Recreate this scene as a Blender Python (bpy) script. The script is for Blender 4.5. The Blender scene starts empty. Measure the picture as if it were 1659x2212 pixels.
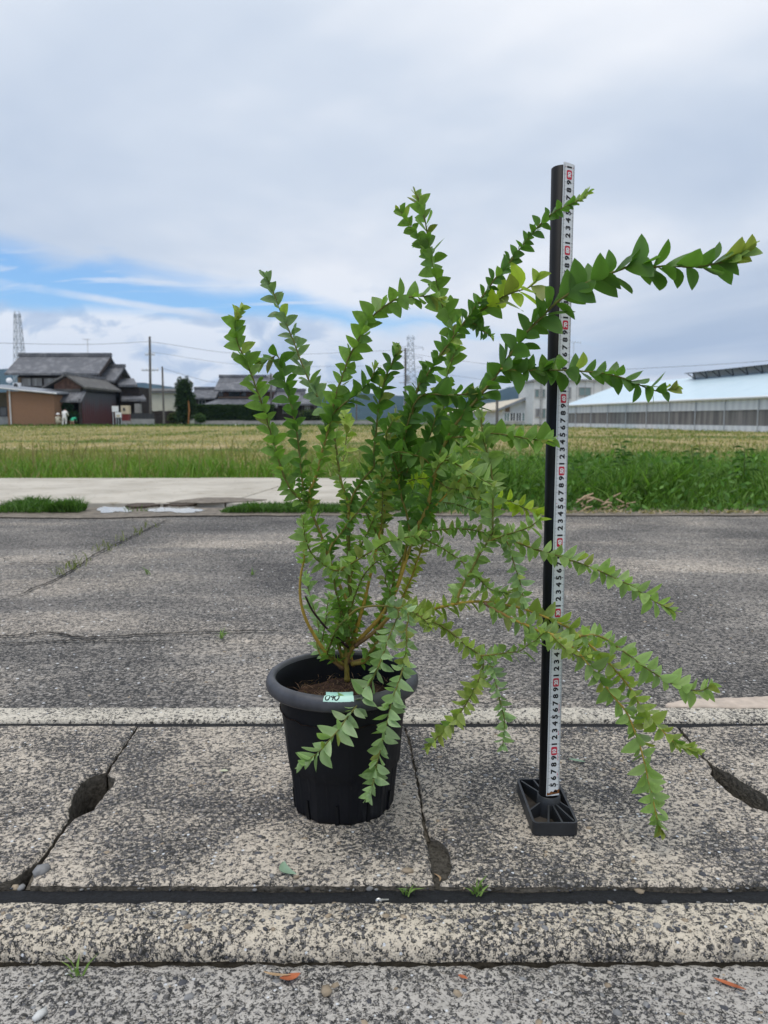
import bpy, bmesh, math, random
import numpy as np
from mathutils import Vector, Matrix, noise as mnoise
R = math.radians
random.seed(7); rng = np.random.default_rng(7)
scene = bpy.context.scene
COL = scene.collection

# ------------------------------------------------------------------ camera
F_PX, CX, CY = 1663.0, 829.5, 1106.0       # focal length and centre of the photograph, in pixels of a 1659 x 2212 view
CAM_Z, PITCH = 0.575, math.atan(201.0 / 1663.0)
cam_d = bpy.data.cameras.new('camera'); cam = bpy.data.objects.new('camera', cam_d); COL.objects.link(cam)
cam.location = (0, 0, CAM_Z); cam.rotation_euler = (R(90) - PITCH, 0, 0)
cam_d.sensor_fit = 'VERTICAL'; cam_d.sensor_height = 34.6; cam_d.lens = 34.6 * F_PX / 2212.0
cam_d.clip_start = 0.02; cam_d.clip_end = 20000
cam_d.dof.use_dof = True; cam_d.dof.focus_distance = 1.14; cam_d.dof.aperture_fstop = 9.0
scene.camera = cam

# ------------------------------------------------------------------ light
SUN_EL, SUN_AZ = R(70), R(215)             # azimuth clockwise from +Y
world = bpy.data.worlds.new('World'); scene.world = world; world.use_nodes = True
sun_d = bpy.data.lights.new('sun', 'SUN'); sun_d.energy = 1.5; sun_d.angle = R(32); sun_d.color = (1, .95, .88)
sun = bpy.data.objects.new('sun', sun_d); COL.objects.link(sun)
sun.location = (0, -5, 12)
sdir = Vector((math.sin(SUN_AZ) * math.cos(SUN_EL), math.cos(SUN_AZ) * math.cos(SUN_EL), math.sin(SUN_EL)))
sun.rotation_euler = (-sdir).to_track_quat('-Z', 'Y').to_euler()
scene.view_settings.view_transform = 'Standard'; scene.view_settings.look = 'None'
scene.view_settings.exposure = 0.27; scene.view_settings.gamma = 1.0


class NT:
    """small helper for node trees"""
    def __init__(s, tree): s.t = tree; tree.nodes.clear()
    def n(s, typ, **kw):
        nd = s.t.nodes.new(typ)
        for k, v in kw.items():
            if k.startswith('i_'):
                key = k[2:]
                key = int(key) if key.isdigit() else key.replace('_', ' ')
                s.set(nd.inputs[key], v)
            else: setattr(nd, k, v)
        return nd
    def set(s, sock, v):
        if isinstance(v, bpy.types.NodeSocket): s.t.links.new(v, sock)
        elif isinstance(v, bpy.types.Node): s.t.links.new(v.outputs[0], sock)
        else: sock.default_value = v
    def math(s, op, a, b=0.0, c=0.0, clamp=False):
        nd = s.t.nodes.new('ShaderNodeMath'); nd.operation = op; nd.use_clamp = clamp
        for i, v in enumerate((a, b, c)): s.set(nd.inputs[i], v)
        return nd.outputs[0]
    def mix(s, fac, a, b, mode='MIX'):
        nd = s.t.nodes.new('ShaderNodeMix'); nd.data_type = 'RGBA'; nd.blend_type = mode
        s.set(nd.inputs[0], fac); s.set(nd.inputs[6], col4(a)); s.set(nd.inputs[7], col4(b))
        return nd.outputs[2]
    def ramp(s, fac, stops, interp='LINEAR'):
        nd = s.t.nodes.new('ShaderNodeValToRGB'); cr = nd.color_ramp; cr.interpolation = interp
        while len(cr.elements) < len(stops): cr.elements.new(0.5)
        for e, (p, c) in zip(cr.elements, stops): e.position = p; e.color = col4(c)
        s.set(nd.inputs[0], fac); return nd.outputs[0]
    def smooth(s, v, lo, hi):
        nd = s.t.nodes.new('ShaderNodeMapRange'); nd.interpolation_type = 'SMOOTHSTEP'
        s.set(nd.inputs[0], v); nd.inputs[1].default_value = lo; nd.inputs[2].default_value = hi
        return nd.outputs[0]
    def noise(s, vec, scale, detail=4, rough=.55, dist=0.0):
        nd = s.n('ShaderNodeTexNoise'); s.set(nd.inputs['Vector'], vec)
        nd.inputs['Scale'].default_value = scale; nd.inputs['Detail'].default_value = detail
        nd.inputs['Roughness'].default_value = rough; nd.inputs['Distortion'].default_value = dist
        return nd.outputs[0]
    def mapping(s, vec, scale=(1, 1, 1), rot=(0, 0, 0), loc=(0, 0, 0)):
        nd = s.n('ShaderNodeMapping'); s.set(nd.inputs[0], vec)
        nd.inputs['Scale'].default_value = scale; nd.inputs['Rotation'].default_value = rot; nd.inputs['Location'].default_value = loc
        return nd.outputs[0]


def col4(c):
    if isinstance(c, (tuple, list)) and len(c) == 3: return (*c, 1.0)
    if isinstance(c, (int, float)): return (c, c, c, 1.0)
    return c


def build_sky():
    N = NT(world.node_tree)
    sky = N.n('ShaderNodeTexSky', sky_type='NISHITA'); sky.sun_disc = False
    sky.sun_elevation = SUN_EL; sky.sun_rotation = SUN_AZ; sky.air_density = 1.0; sky.dust_density = .4; sky.ozone_density = 1.6
    tc = N.n('ShaderNodeTexCoord')
    sep = N.n('ShaderNodeSeparateXYZ'); N.set(sep.inputs[0], tc.outputs['Generated'])
    x, y, z = sep.outputs
    zz = N.math('MAXIMUM', z, 0.0)
    # a cloud deck seen in perspective
    den = N.math('ADD', zz, .10)
    cmb = N.n('ShaderNodeCombineXYZ'); N.set(cmb.inputs[0], N.math('DIVIDE', x, den)); N.set(cmb.inputs[1], N.math('DIVIDE', y, den))
    deck = N.mapping(cmb.outputs[0], scale=(.8, .55, 1), rot=(0, 0, R(38)), loc=(3.3, 1.9, 0))
    n1 = N.noise(deck, .75, 5, .52, .35)
    n2 = N.noise(N.mapping(deck, scale=(.55, 1.5, 1), loc=(7, 2, 0)), .9, 3, .5, .5)
    tone = N.math('ADD', N.math('MULTIPLY', n1, .62), N.math('MULTIPLY', n2, .38))
    cloud = N.ramp(tone, [(.37, (4.55, 5.3, 6.5)), (.49, (5.9, 6.5, 7.4)), (.60, (8.0, 8.2, 8.6))])
    # heaped clouds low down
    low = N.noise(N.mapping(tc.outputs['Generated'], scale=(1, 1, 1.9), loc=(.3, .1, .23)), 10.0, 8, .56, .6)
    low2 = N.noise(N.mapping(tc.outputs['Generated'], scale=(1, 1, 2.2), loc=(1.3, .5, .7)), 4.0, 4, .5, .3)
    heap = N.ramp(N.math('ADD', N.math('MULTIPLY', low, .55), N.math('MULTIPLY', low2, .45)),
                  [(.41, (4.5, 5.4, 7.0)), (.465, (5.6, 6.45, 7.8)), (.50, (8.4, 8.7, 9.2))])
    # azimuth to the left of +Y opens the deck: a blue gap above the heaped clouds
    az = N.math('ARCTAN2', x, y)                                  # 0 ahead, negative to the left
    edge_n = N.noise(N.mapping(tc.outputs['Generated'], scale=(1, 1, 3.0)), 5.5, 5, .5, .5)
    wob = N.math('MULTIPLY', N.math('SUBTRACT', edge_n, .5), .075)
    # upper edge of the gap drops towards the right
    top = N.math('ADD', N.math('ADD', N.math('MULTIPLY', az, -.150), .124), wob)
    bot = N.math('ADD', N.math('ADD', N.math('MULTIPLY', az, -.040), .115), N.math('MULTIPLY', wob, .8))
    t_up = N.smooth(N.math('SUBTRACT', z, top), -.012, .022)         # 1 above the gap = deck
    t_dn = N.smooth(N.math('SUBTRACT', bot, z), -.012, .010)         # 1 below the gap = heaped clouds
    heap_w = N.math('MULTIPLY', N.smooth(N.math('SUBTRACT', .20, z), 0.0, .09), N.smooth(az, .16, -.16))
    lowmix = N.mix(heap_w, cloud, heap)
    # wisps across the blue
    wn = N.noise(N.mapping(cmb.outputs[0], scale=(.8, 2.6, 1), rot=(0, 0, R(20))), 1.5, 6, .6, 1.0)
    wisp = N.math('MULTIPLY', N.smooth(wn, .54, .72), .7)
    blue = N.mix(1.0, sky.outputs[0], (.88, 1.18, 1.46), 'MULTIPLY')
    blue = N.mix(wisp, blue, (7.6, 7.9, 8.6))
    # an old contrail spreading across the blue
    tl = N.math('ABSOLUTE', N.math('SUBTRACT', z, N.math('ADD', N.math('MULTIPLY', az, -.1165), N.math('ADD', .1005, N.math('MULTIPLY', wob, .10)))))
    trail = N.math('MULTIPLY', N.smooth(tl, .0065, .001), N.math('MULTIPLY', N.smooth(az, -.14, -.24), N.smooth(edge_n, .30, .55)))
    blue = N.mix(N.math('MULTIPLY', trail, .85), blue, (8.0, 8.2, 8.7))
    c = N.mix(N.math('MAXIMUM', t_up, t_dn), blue, lowmix)
    # pale horizon
    c = N.mix(N.math('MULTIPLY', N.smooth(z, .07, -.01), .45), c, (6.9, 7.4, 8.1))
    bg = N.n('ShaderNodeBackground'); N.set(bg.inputs[0], c); bg.inputs[1].default_value = .10
    out = N.n('ShaderNodeOutputWorld'); N.t.links.new(bg.outputs[0], out.inputs[0])


build_sky()

# ------------------------------------------------------------------ geometry helpers
cp, sp = math.cos(PITCH), math.sin(PITCH)
def ray(px, py):
    u, v = (px - CX) / F_PX, (CY - py) / F_PX
    return Vector((u, cp + v * sp, -sp + v * cp))
def ground(px, py, z=0.0):
    d = ray(px, py); t = (z - CAM_Z) / d.z
    return Vector((d.x * t, d.y * t, z))
def at(px, py, Y):
    d = ray(px, py); t = Y / d.y
    return Vector((d.x * t, Y, CAM_Z + d.z * t))
def gy(py, z=0.0): return ground(CX, py, z).y


def set_parent(ch, par):
    if par is None: return
    ch.parent = par
    if par.type == 'EMPTY': ch.matrix_parent_inverse = Matrix.Translation(-par.location)
def tag(o, label=None, cat=None, group=None, kind=None):
    if label: o['label'] = label
    if cat: o['category'] = cat
    if group: o['group'] = group
    if kind: o['kind'] = kind
    return o
def empty(name, loc, label=None, cat=None, group=None):
    o = bpy.data.objects.new(name, None); COL.objects.link(o); o.location = loc; o.empty_display_size = .1
    return tag(o, label, cat, group)
def link(name, me, mat=None, parent=None, smooth=False):
    o = bpy.data.objects.new(name, me); COL.objects.link(o)
    if mat is not None and not me.materials:
        for m in (mat if isinstance(mat, (list, tuple)) else [mat]): me.materials.append(m)
    if smooth: me.polygons.foreach_set('use_smooth', [True] * len(me.polygons))
    set_parent(o, parent)
    return o


class MB:
    """collects faces, becomes ONE mesh object"""
    def __init__(s): s.v = []; s.f = []
    def add(s, vs, fs):
        b = len(s.v); s.v += [tuple(p) for p in vs]; s.f += [tuple(b + i for i in f) for f in fs]; return s
    def box(s, x0, x1, y0, y1, z0, z1):
        return s.add([(x0, y0, z0), (x1, y0, z0), (x1, y1, z0), (x0, y1, z0), (x0, y0, z1), (x1, y0, z1), (x1, y1, z1), (x0, y1, z1)],
                     [(0, 3, 2, 1), (4, 5, 6, 7), (0, 1, 5, 4), (1, 2, 6, 5), (2, 3, 7, 6), (3, 0, 4, 7)])
    def slab(s, pts, th, d=(0, 0, -1)):
        """plate: polygon pts thickened along d by th"""
        n = len(pts); d = Vector(d) * th
        vs = [Vector(p) for p in pts] + [Vector(p) + d for p in pts]
        fs = [tuple(range(n)), tuple(range(2 * n - 1, n - 1, -1))] + [(i, i + n, (i + 1) % n + n, (i + 1) % n) for i in range(n)]
        return s.add(vs, fs)
    def tube(s, pts, r, n=6, cap=True):
        pts = [Vector(p) for p in pts]; m = len(pts)
        rr = r if isinstance(r, (list, tuple, np.ndarray)) else [r] * m
        b = len(s.v); ref = None
        for i, p in enumerate(pts):
            t = (pts[min(i + 1, m - 1)] - pts[max(i - 1, 0)]).normalized()
            if ref is None: ref = t.orthogonal().normalized()
            ref = (ref - t * ref.dot(t)).normalized(); q = t.cross(ref)
            for k in range(n):
                a = 2 * math.pi * k / n
                s.v.append(tuple(p + (ref * math.cos(a) + q * math.sin(a)) * rr[i]))
        for i in range(m - 1):
            for k in range(n):
                k2 = (k + 1) % n
                s.f.append((b + i * n + k, b + i * n + k2, b + (i + 1) * n + k2, b + (i + 1) * n + k))
        if cap:
            s.f.append(tuple(b + k for k in range(n - 1, -1, -1))); s.f.append(tuple(b + (m - 1) * n + k for k in range(n)))
        return s
    def lathe(s, prof, n=48, c=(0, 0, 0), mod=None):
        b = len(s.v)
        for i, (r, z) in enumerate(prof):
            for k in range(n):
                a = 2 * math.pi * k / n
                rr = r if mod is None else mod(i, r, z, a)
                s.v.append((c[0] + rr * math.cos(a), c[1] + rr * math.sin(a), c[2] + z))
        for i in range(len(prof) - 1):
            for k in range(n):
                k2 = (k + 1) % n
                s.f.append((b + i * n + k, b + i * n + k2, b + (i + 1) * n + k2, b + (i + 1) * n + k))
        return s
    def build(s, name, mat, parent=None, smooth=False):
        me = bpy.data.meshes.new(name); me.from_pydata(s.v, [], s.f); me.update()
        return link(name, me, mat, parent, smooth)


def np_mesh(name, V, T, C=None):
    """triangle mesh from arrays, with a per-vertex 'tint' colour"""
    me = bpy.data.meshes.new(name); V = np.asarray(V, np.float32); T = np.asarray(T, np.int32)
    me.vertices.add(len(V)); me.vertices.foreach_set('co', V.ravel())
    me.loops.add(T.size); me.loops.foreach_set('vertex_index', T.ravel())
    me.polygons.add(len(T)); me.polygons.foreach_set('loop_start', np.arange(0, T.size, 3, dtype=np.int32))
    me.polygons.foreach_set('loop_total', np.full(len(T), 3, np.int32))
    me.update(calc_edges=True)
    if C is not None:
        a = me.color_attributes.new('tint', 'FLOAT_COLOR', 'POINT')
        a.data.foreach_set('color', np.hstack([C, np.ones((len(C), 1))]).astype(np.float32).ravel())
    me.validate()
    return me


def catmull(P, n):
    """resample a polyline of Vectors smoothly into n points, even spacing"""
    P = [Vector(p) for p in P]; Q = [P[0] * 2 - P[1]] + P + [P[-1] * 2 - P[-2]]; out = []
    for i in range(1, len(Q) - 2):
        for k in range(10):
            t = k / 10; a, b, c, d = Q[i - 1], Q[i], Q[i + 1], Q[i + 2]
            out.append(.5 * (2 * b + (c - a) * t + (2 * a - 5 * b + 4 * c - d) * t * t + (3 * b - a - 3 * c + d) * t ** 3))
    out.append(P[-1]); A = np.array(out); L = np.r_[0, np.cumsum(np.linalg.norm(np.diff(A, axis=0), axis=1))]
    s = np.linspace(0, L[-1], n)
    return np.stack([np.interp(s, L, A[:, k]) for k in range(3)], 1), L[-1]


# ------------------------------------------------------------------ materials
M = {}
def mat(name, rough=.7, spec=.3):
    m = bpy.data.materials.new(name); m.use_nodes = True; N = NT(m.node_tree)
    p = N.n('ShaderNodeBsdfPrincipled'); o = N.n('ShaderNodeOutputMaterial'); N.t.links.new(p.outputs[0], o.inputs[0])
    p.inputs['Roughness'].default_value = rough; p.inputs['Specular IOR Level'].default_value = spec
    M[name] = m; return N, p, o
def obj_co(N): return N.n('ShaderNodeTexCoord').outputs['Object']
def plain(name, c, rough=.7, spec=.3, var=.25, scale=20., bump=0., metal=0.):
    """one colour with uneven wear"""
    N, p, o = mat(name, rough, spec); co = obj_co(N)
    n = N.noise(co, scale, 6, .6)
    lo = tuple(v * (1 - var) for v in c); hi = tuple(min(1, v * (1 + var)) for v in c)
    N.set(p.inputs['Base Color'], N.ramp(n, [(.3, lo), (.7, hi)]))
    p.inputs['Metallic'].default_value = metal
    if bump: N.set(p.inputs['Normal'], N.n('ShaderNodeBump', i_Strength=bump, i_Distance=.01, i_Height=n))
    return M[name]


def aggregate(name, mortar, stones, cell=150., cover=.5, patch=3., patch_amt=.16, grain=70., bump=.55, dark=(.03, .03, .028), rough=.9, soft=.045):
    """concrete with its surface worn off the gravel"""
    N, p, o = mat(name, rough, .25); co = obj_co(N)
    wco = N.n('ShaderNodeVectorMath', operation='ADD')
    nz = N.n('ShaderNodeTexNoise'); N.set(nz.inputs['Vector'], co); nz.inputs['Scale'].default_value = 60; nz.inputs['Detail'].default_value = 2
    sc = N.n('ShaderNodeVectorMath', operation='SCALE'); N.set(sc.inputs[0], nz.outputs['Color']); sc.inputs['Scale'].default_value = .012
    N.set(wco.inputs[0], co); N.set(wco.inputs[1], sc.outputs[0]); w = wco.outputs[0]
    v1 = N.n('ShaderNodeTexVoronoi', i_Scale=cell); N.set(v1.inputs['Vector'], w)
    v2 = N.n('ShaderNodeTexVoronoi', i_Scale=cell * .42); N.set(v2.inputs['Vector'], w)
    s1 = N.n('ShaderNodeSeparateColor'); N.set(s1.inputs[0], v1.outputs['Color'])
    s2 = N.n('ShaderNodeSeparateColor'); N.set(s2.inputs[0], v2.outputs['Color'])
    c1 = N.ramp(s1.outputs[0], stones); c2 = N.ramp(s2.outputs[0], stones)
    big = N.math('MULTIPLY', N.math('GREATER_THAN', s2.outputs[1], .80), N.math('LESS_THAN', v2.outputs['Distance'], .36))
    stone = N.mix(big, c1, c2)
    stone = N.mix(N.smooth(v1.outputs['Distance'], .42, .62), stone, dark)
    g = N.noise(co, grain, 7, .68); pt = N.noise(co, patch, 5, .6, .4); fine = N.noise(co, grain * 4, 3, .6)
    m = N.math('ADD', N.math('MULTIPLY', g, .62), N.math('MULTIPLY', fine, .38))
    m = N.math('ADD', m, N.math('MULTIPLY', N.math('SUBTRACT', pt, .5), patch_amt * 2))
    m = N.math('ADD', m, N.math('MULTIPLY', N.math('SUBTRACT', s1.outputs[2], .5), .16))
    mask = N.smooth(m, cover - soft, cover + soft)
    mask = N.math('MULTIPLY', mask, N.math('SUBTRACT', 1.0, N.math('MULTIPLY', big, .85)))
    mc = N.mix(N.noise(co, 35, 4, .6), tuple(v * .72 for v in mortar), tuple(min(1, v * 1.22) for v in mortar))
    base = N.mix(mask, stone, mc)
    spk = N.n('ShaderNodeTexVoronoi', i_Scale=cell * .6); N.set(spk.inputs['Vector'], N.mapping(co, loc=(.37, .11, 0)))
    s3 = N.n('ShaderNodeSeparateColor'); N.set(s3.inputs[0], spk.outputs['Color'])
    pale_speck = N.math('MULTIPLY', N.math('GREATER_THAN', s3.outputs[0], .972), N.math('LESS_THAN', spk.outputs['Distance'], .3))  # scattered pale specks mixed into the base colour
    base = N.mix(pale_speck, base, (.62, .64, .66))
    N.set(p.inputs['Base Color'], base)
    h = N.math('ADD', N.math('MULTIPLY', mask, .6), N.math('MULTIPLY', N.math('SUBTRACT', 1., v1.outputs['Distance']), .6))
    h = N.math('ADD', h, N.math('MULTIPLY', fine, .5))
    N.set(p.inputs['Normal'], N.n('ShaderNodeBump', i_Strength=bump, i_Distance=.004, i_Height=h))
    return N, p, base, co


ST = [(0, (.042, .042, .046)), (.3, (.085, .084, .086)), (.55, (.145, .135, .125)), (.75, (.11, .11, .12)), (.9, (.27, .24, .20)), (1, (.38, .36, .34))]
aggregate('slab_concrete', (.575, .505, .415), ST, cell=240, cover=.520, grain=145, patch=4.2, patch_amt=.30, dark=(.04, .039, .037), soft=.055)
aggregate('kerb_concrete', (.60, .53, .425), ST, cell=270, cover=.49, patch=6., patch_amt=.22, grain=150)
aggregate('far_kerb_concrete', (.62, .57, .48), ST, cell=270, cover=.455, patch=6., patch_amt=.15, grain=150)
aggregate('pave_concrete', (.47, .44, .40), ST, cell=300, cover=.495, patch=4., patch_amt=.16, grain=150)
AS = [(0, (.055, .053, .052)), (.35, (.115, .11, .105)), (.6, (.17, .16, .15)), (.8, (.23, .215, .195)), (1, (.38, .36, .34))]
N, p, base, co = aggregate('asphalt', (.33, .305, .275), AS, cell=150, cover=.535, patch=1.1, patch_amt=.22, grain=80, bump=.6, dark=(.045, .045, .045))
# tyre-worn bands and dust along the road
bn = N.noise(N.mapping(co, scale=(.45, 1.3, 1)), 1.5, 6, .6, .5)
N.set(p.inputs['Base Color'], N.mix(1.0, base, N.ramp(bn, [(.34, (.62, .62, .63)), (.5, (1.04, 1.03, 1.01)), (.62, (1.55, 1.47, 1.36))]), 'MULTIPLY'))

def tinted(name, trans=.3, rough=.5, spec=.35, vein=0.0, gloss_under=None):
    """leaf / blade: colour from the 'tint' attribute, light shines through"""
    N, p, o = mat(name, rough, spec)
    at_ = N.n('ShaderNodeAttribute', attribute_name='tint'); c = at_.outputs['Color']
    n = N.noise(obj_co(N), 160., 4, .6)
    c = N.mix(1.0, c, N.ramp(n, [(.3, (.80, .82, .78)), (.7, (1.18, 1.15, 1.2))]), 'MULTIPLY')
    if gloss_under:
        geo = N.n('ShaderNodeNewGeometry')
        c = N.mix(N.math('MULTIPLY', geo.outputs['Backfacing'], .55), c, N.mix(1., c, gloss_under, 'MULTIPLY'))
    N.set(p.inputs['Base Color'], c)
    tr = N.n('ShaderNodeBsdfTranslucent'); N.set(tr.inputs[0], N.mix(1., c, (1.25, 1.5, .55), 'MULTIPLY'))
    mx = N.n('ShaderNodeMixShader'); mx.inputs[0].default_value = trans
    N.t.links.new(p.outputs[0], mx.inputs[1]); N.t.links.new(tr.outputs[0], mx.inputs[2]); N.t.links.new(mx.outputs[0], o.inputs[0])
    return M[name]
tinted('leaf', .42, .42, .4, gloss_under=(1.35, 1.25, 1.7))
tinted('grass', .35, .55, .25)
tinted('foliage', .25, .6, .2)

# ================================================================== SETTING: near ground
Y_A, Y_B, Y_C, Y_D, Y_E, Y_F = gy(2040), gy(1946), gy(1908), gy(1567), gy(1556), gy(1531)
Y_ROAD = 4.62

def jag(P, step=.006, amp=.0016, seed=0.0):
    """subdivide a closed ground outline and make it ragged like broken concrete"""
    out = []
    for i in range(len(P)):
        a, b = Vector(P[i]), Vector(P[(i + 1) % len(P)]); n = max(1, int((b - a).length / step))
        for k in range(n):
            q = a.lerp(b, k / n)
            w = mnoise.noise((q.x * 55 + seed, q.y * 55, seed)) * amp + mnoise.noise((q.x * 190, q.y * 190 + seed, 3 + seed)) * amp * .8
            e = (b - a).normalized(); out.append(Vector((q.x - e.y * w, q.y + e.x * w, 0)))
    return out
def inset(P, d):
    n = len(P); out = []
    for i in range(n):
        a = (P[(i + 1) % n] - P[i - 1]); nrm = Vector((-a.y, a.x, 0))
        nrm = nrm.normalized() if nrm.length > 1e-9 else Vector((0, 0, 0))
        out.append(P[i] + nrm * d)
    return out
def plate(name, outline, material, z=0.0, th=.07, bev=.0035, parent=None, seed=0.0, amp=.0016, step=.006, side=None):
    """counter-clockwise outline -> ragged slab with a worn edge"""
    o = jag(outline, step, amp, seed); i1 = inset(o, bev * .45); i2 = inset(o, bev * 1.25); n = len(o)
    vs = [(q.x, q.y, z - th) for q in o] + [(q.x, q.y, z - bev) for q in o] + [(q.x, q.y, z - bev * .35) for q in i1] + [(q.x, q.y, z) for q in i2]
    fs = []
    for k in range(3):
        for i in range(n):
            j = (i + 1) % n; fs.append((k * n + i, k * n + j, (k + 1) * n + j, (k + 1) * n + i))
    fs.append(tuple(3 * n + i for i in range(n)))
    me = bpy.data.meshes.new(name); me.from_pydata(vs, [], fs); me.update()
    if side is not None:
        me.materials.append(material); me.materials.append(side)
        for i in range(n): me.polygons[i].material_index = 1
    return link(name, me, material, parent)
def rect(x0, x1, y0, y1): return [Vector((x0, y0, 0)), Vector((x1, y0, 0)), Vector((x1, y1, 0)), Vector((x0, y1, 0))]
def gp(pts): return [ground(x, y) for x, y in pts]

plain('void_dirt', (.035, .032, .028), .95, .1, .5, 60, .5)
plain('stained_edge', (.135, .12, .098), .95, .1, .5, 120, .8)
plain('rubber', (.011, .012, .014), .75, .3, .4, 140, .6)
plain('mud', (.19, .165, .135), .9, .2, .4, 25, .5)

# near pavement, kerb of the gutter, rubber strip
def strip_mesh(name, prof, material, seed, amp=.002, parent=None, x0=-2.6, x1=2.6, step=.006):
    """long cast strip: cross-section prof = (y, z, raggedness) swept along X with worn, uneven edges"""
    xs = np.arange(x0, x1, step); m = MB(); K = len(prof)
    for x in xs:
        for (yy, zz, k) in prof:
            w = mnoise.noise((x * 6, seed, 1)) * amp * .8 + mnoise.noise((x * 32, seed, 2)) * amp + mnoise.noise((x * 120, seed, 3)) * amp * .7
            m.v.append((x, yy + w * k, zz + abs(k) * .35 * mnoise.noise((x * 45, yy * 45, seed)) * amp))
    for i in range(len(xs) - 1):
        for k in range(K - 1): m.f.append((i * K + k, (i + 1) * K + k, (i + 1) * K + k + 1, i * K + k + 1))
    return tag(m.build(name, material, parent, True), kind='structure')
ZP = -.019
pave = strip_mesh('pavement', [(-1.6, ZP, 0)] + [(y, ZP, .2) for y in (.3, .5, .62, .68, .72)] + [(Y_A - .013, ZP, .6), (Y_A - .006, ZP - .0025, 1), (Y_A - .002, ZP - .010, 1.2), (Y_A - .001, -.12, 1.2)], M['pave_concrete'], 1.0, .0055)
kerb = strip_mesh('kerb', [(Y_A + .003, -.12, 1), (Y_A + .003, -.024, 1), (Y_A + .005, -.013, 1), (Y_A + .010, -.005, .9), (Y_A + .018, -.0005, .6)] + [(Y_A + .018 + (Y_B - Y_A - .026) * t, .0012, .25) for t in (.2, .45, .7, .9)] + [(Y_B - .006, .0008, .8), (Y_B - .0015, -.003, 1), (Y_B, -.010, 1), (Y_B, -.12, 1)], M['kerb_concrete'], 2.0, .0045)
MBs = MB()
xs = np.linspace(-2.6, 2.6, 420)
prof = [(Y_B - .012, -.03), (Y_B + .001, -.014), (Y_B + .009, -.0075), (Y_C - .004, -.0085), (Y_C + .004, -.018), (Y_C + .010, -.04)]
for x in xs:
    for (yy, zz) in prof:
        w = mnoise.noise((x * 9, yy * 30, 5)) * .0022 + mnoise.noise((x * 60, yy * 60, 1)) * .0012
        MBs.v.append((x, yy + w * .8, zz + w))
K = len(prof)
for i in range(len(xs) - 1):
    for k in range(K - 1): MBs.f.append((i * K + k, (i + 1) * K + k, (i + 1) * K + k + 1, i * K + k + 1))
tag(MBs.build('rubber_strip', M['rubber'], smooth=True), kind='structure')

# gutter: channel below, cover slabs above (each a piece of its own)
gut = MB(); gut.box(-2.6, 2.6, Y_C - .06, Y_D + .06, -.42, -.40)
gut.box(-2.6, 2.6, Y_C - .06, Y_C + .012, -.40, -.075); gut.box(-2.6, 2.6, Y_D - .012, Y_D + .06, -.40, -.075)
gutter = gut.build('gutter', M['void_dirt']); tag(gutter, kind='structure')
J1L = [(296, 1568), (265, 1612), (240, 1648), (229, 1666), (204, 1672), (175, 1689), (160, 1714), (146, 1750), (151, 1764), (118, 1811), (84, 1858), (62, 1874), (34, 1893), (-12, 1909)]
J1R = [(299.5, 1568), (268.5, 1613), (243, 1650), (233, 1668), (249, 1680), (233, 1707), (200, 1747), (156, 1768), (122, 1813), (88, 1862), (64, 1908)]
J2L = [(874, 1567), (893, 1646), (914, 1773), (923, 1828), (937, 1897), (939, 1908)]
J2R = [(878, 1567), (897, 1646), (918.5, 1773), (929, 1806), (949, 1809), (970, 1830), (976, 1864), (967, 1892), (951, 1899), (950, 1908)]
J3L = [(1462, 1567), (1490, 1600), (1513, 1628), (1536, 1652), (1535, 1667), (1553, 1688), (1585, 1716), (1625, 1740), (1657, 1747), (1690, 1775), (1760, 1840), (1832, 1908)]
J3R = [(1472, 1572), (1493.5, 1601), (1516, 1628), (1540, 1651), (1551, 1656), (1581, 1670), (1619, 1697), (1655, 1715), (1664, 1743), (1694, 1772), (1763, 1839), (1835, 1908)]
P = Vector
slabs = [
    [P((-1.47, Y_C, 0)), P((-.985, Y_C, 0)), P((-.985, Y_D, 0)), P((-1.47, Y_D, 0))],
    [P((-.981, Y_C, 0))] + [q for q in reversed(gp(J1L))] + [P((-.981, Y_D, 0))],
    gp(J1R)[::1][::-1] and (list(gp(J1R)) + list(reversed(gp(J2L)))),
    list(gp(J2R)) + list(reversed(gp(J3L))),
    list(gp(J3R)) + [P((1.075, Y_C, 0)), P((1.075, Y_D - .004, 0)), ground(1659, 1567)],
    [P((1.079, Y_C, 0)), P((1.58, Y_C, 0)), P((1.58, Y_D, 0)), P((1.079, Y_D, 0))]]
def area(Q): return sum(Q[i].x * Q[(i + 1) % len(Q)].y - Q[(i + 1) % len(Q)].x * Q[i].y for i in range(len(Q)))
for k, Q in enumerate(slabs):
    if area(Q) < 0: Q = Q[::-1]
    z = (0, .0015, 0, -.001, .002, 0)[k]
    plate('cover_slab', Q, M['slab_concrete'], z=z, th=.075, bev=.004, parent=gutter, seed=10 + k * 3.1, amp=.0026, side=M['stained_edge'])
# soil caught in the joints
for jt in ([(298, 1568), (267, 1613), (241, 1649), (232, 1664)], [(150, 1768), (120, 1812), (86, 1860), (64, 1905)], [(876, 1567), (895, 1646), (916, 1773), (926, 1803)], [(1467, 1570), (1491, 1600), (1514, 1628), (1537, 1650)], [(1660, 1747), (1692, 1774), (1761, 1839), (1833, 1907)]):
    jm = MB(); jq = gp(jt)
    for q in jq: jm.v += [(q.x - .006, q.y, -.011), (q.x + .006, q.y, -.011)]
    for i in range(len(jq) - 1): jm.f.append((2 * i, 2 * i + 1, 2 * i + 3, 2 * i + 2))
    jm.build('joint_soil', M['stained_edge'], gutter)
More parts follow.
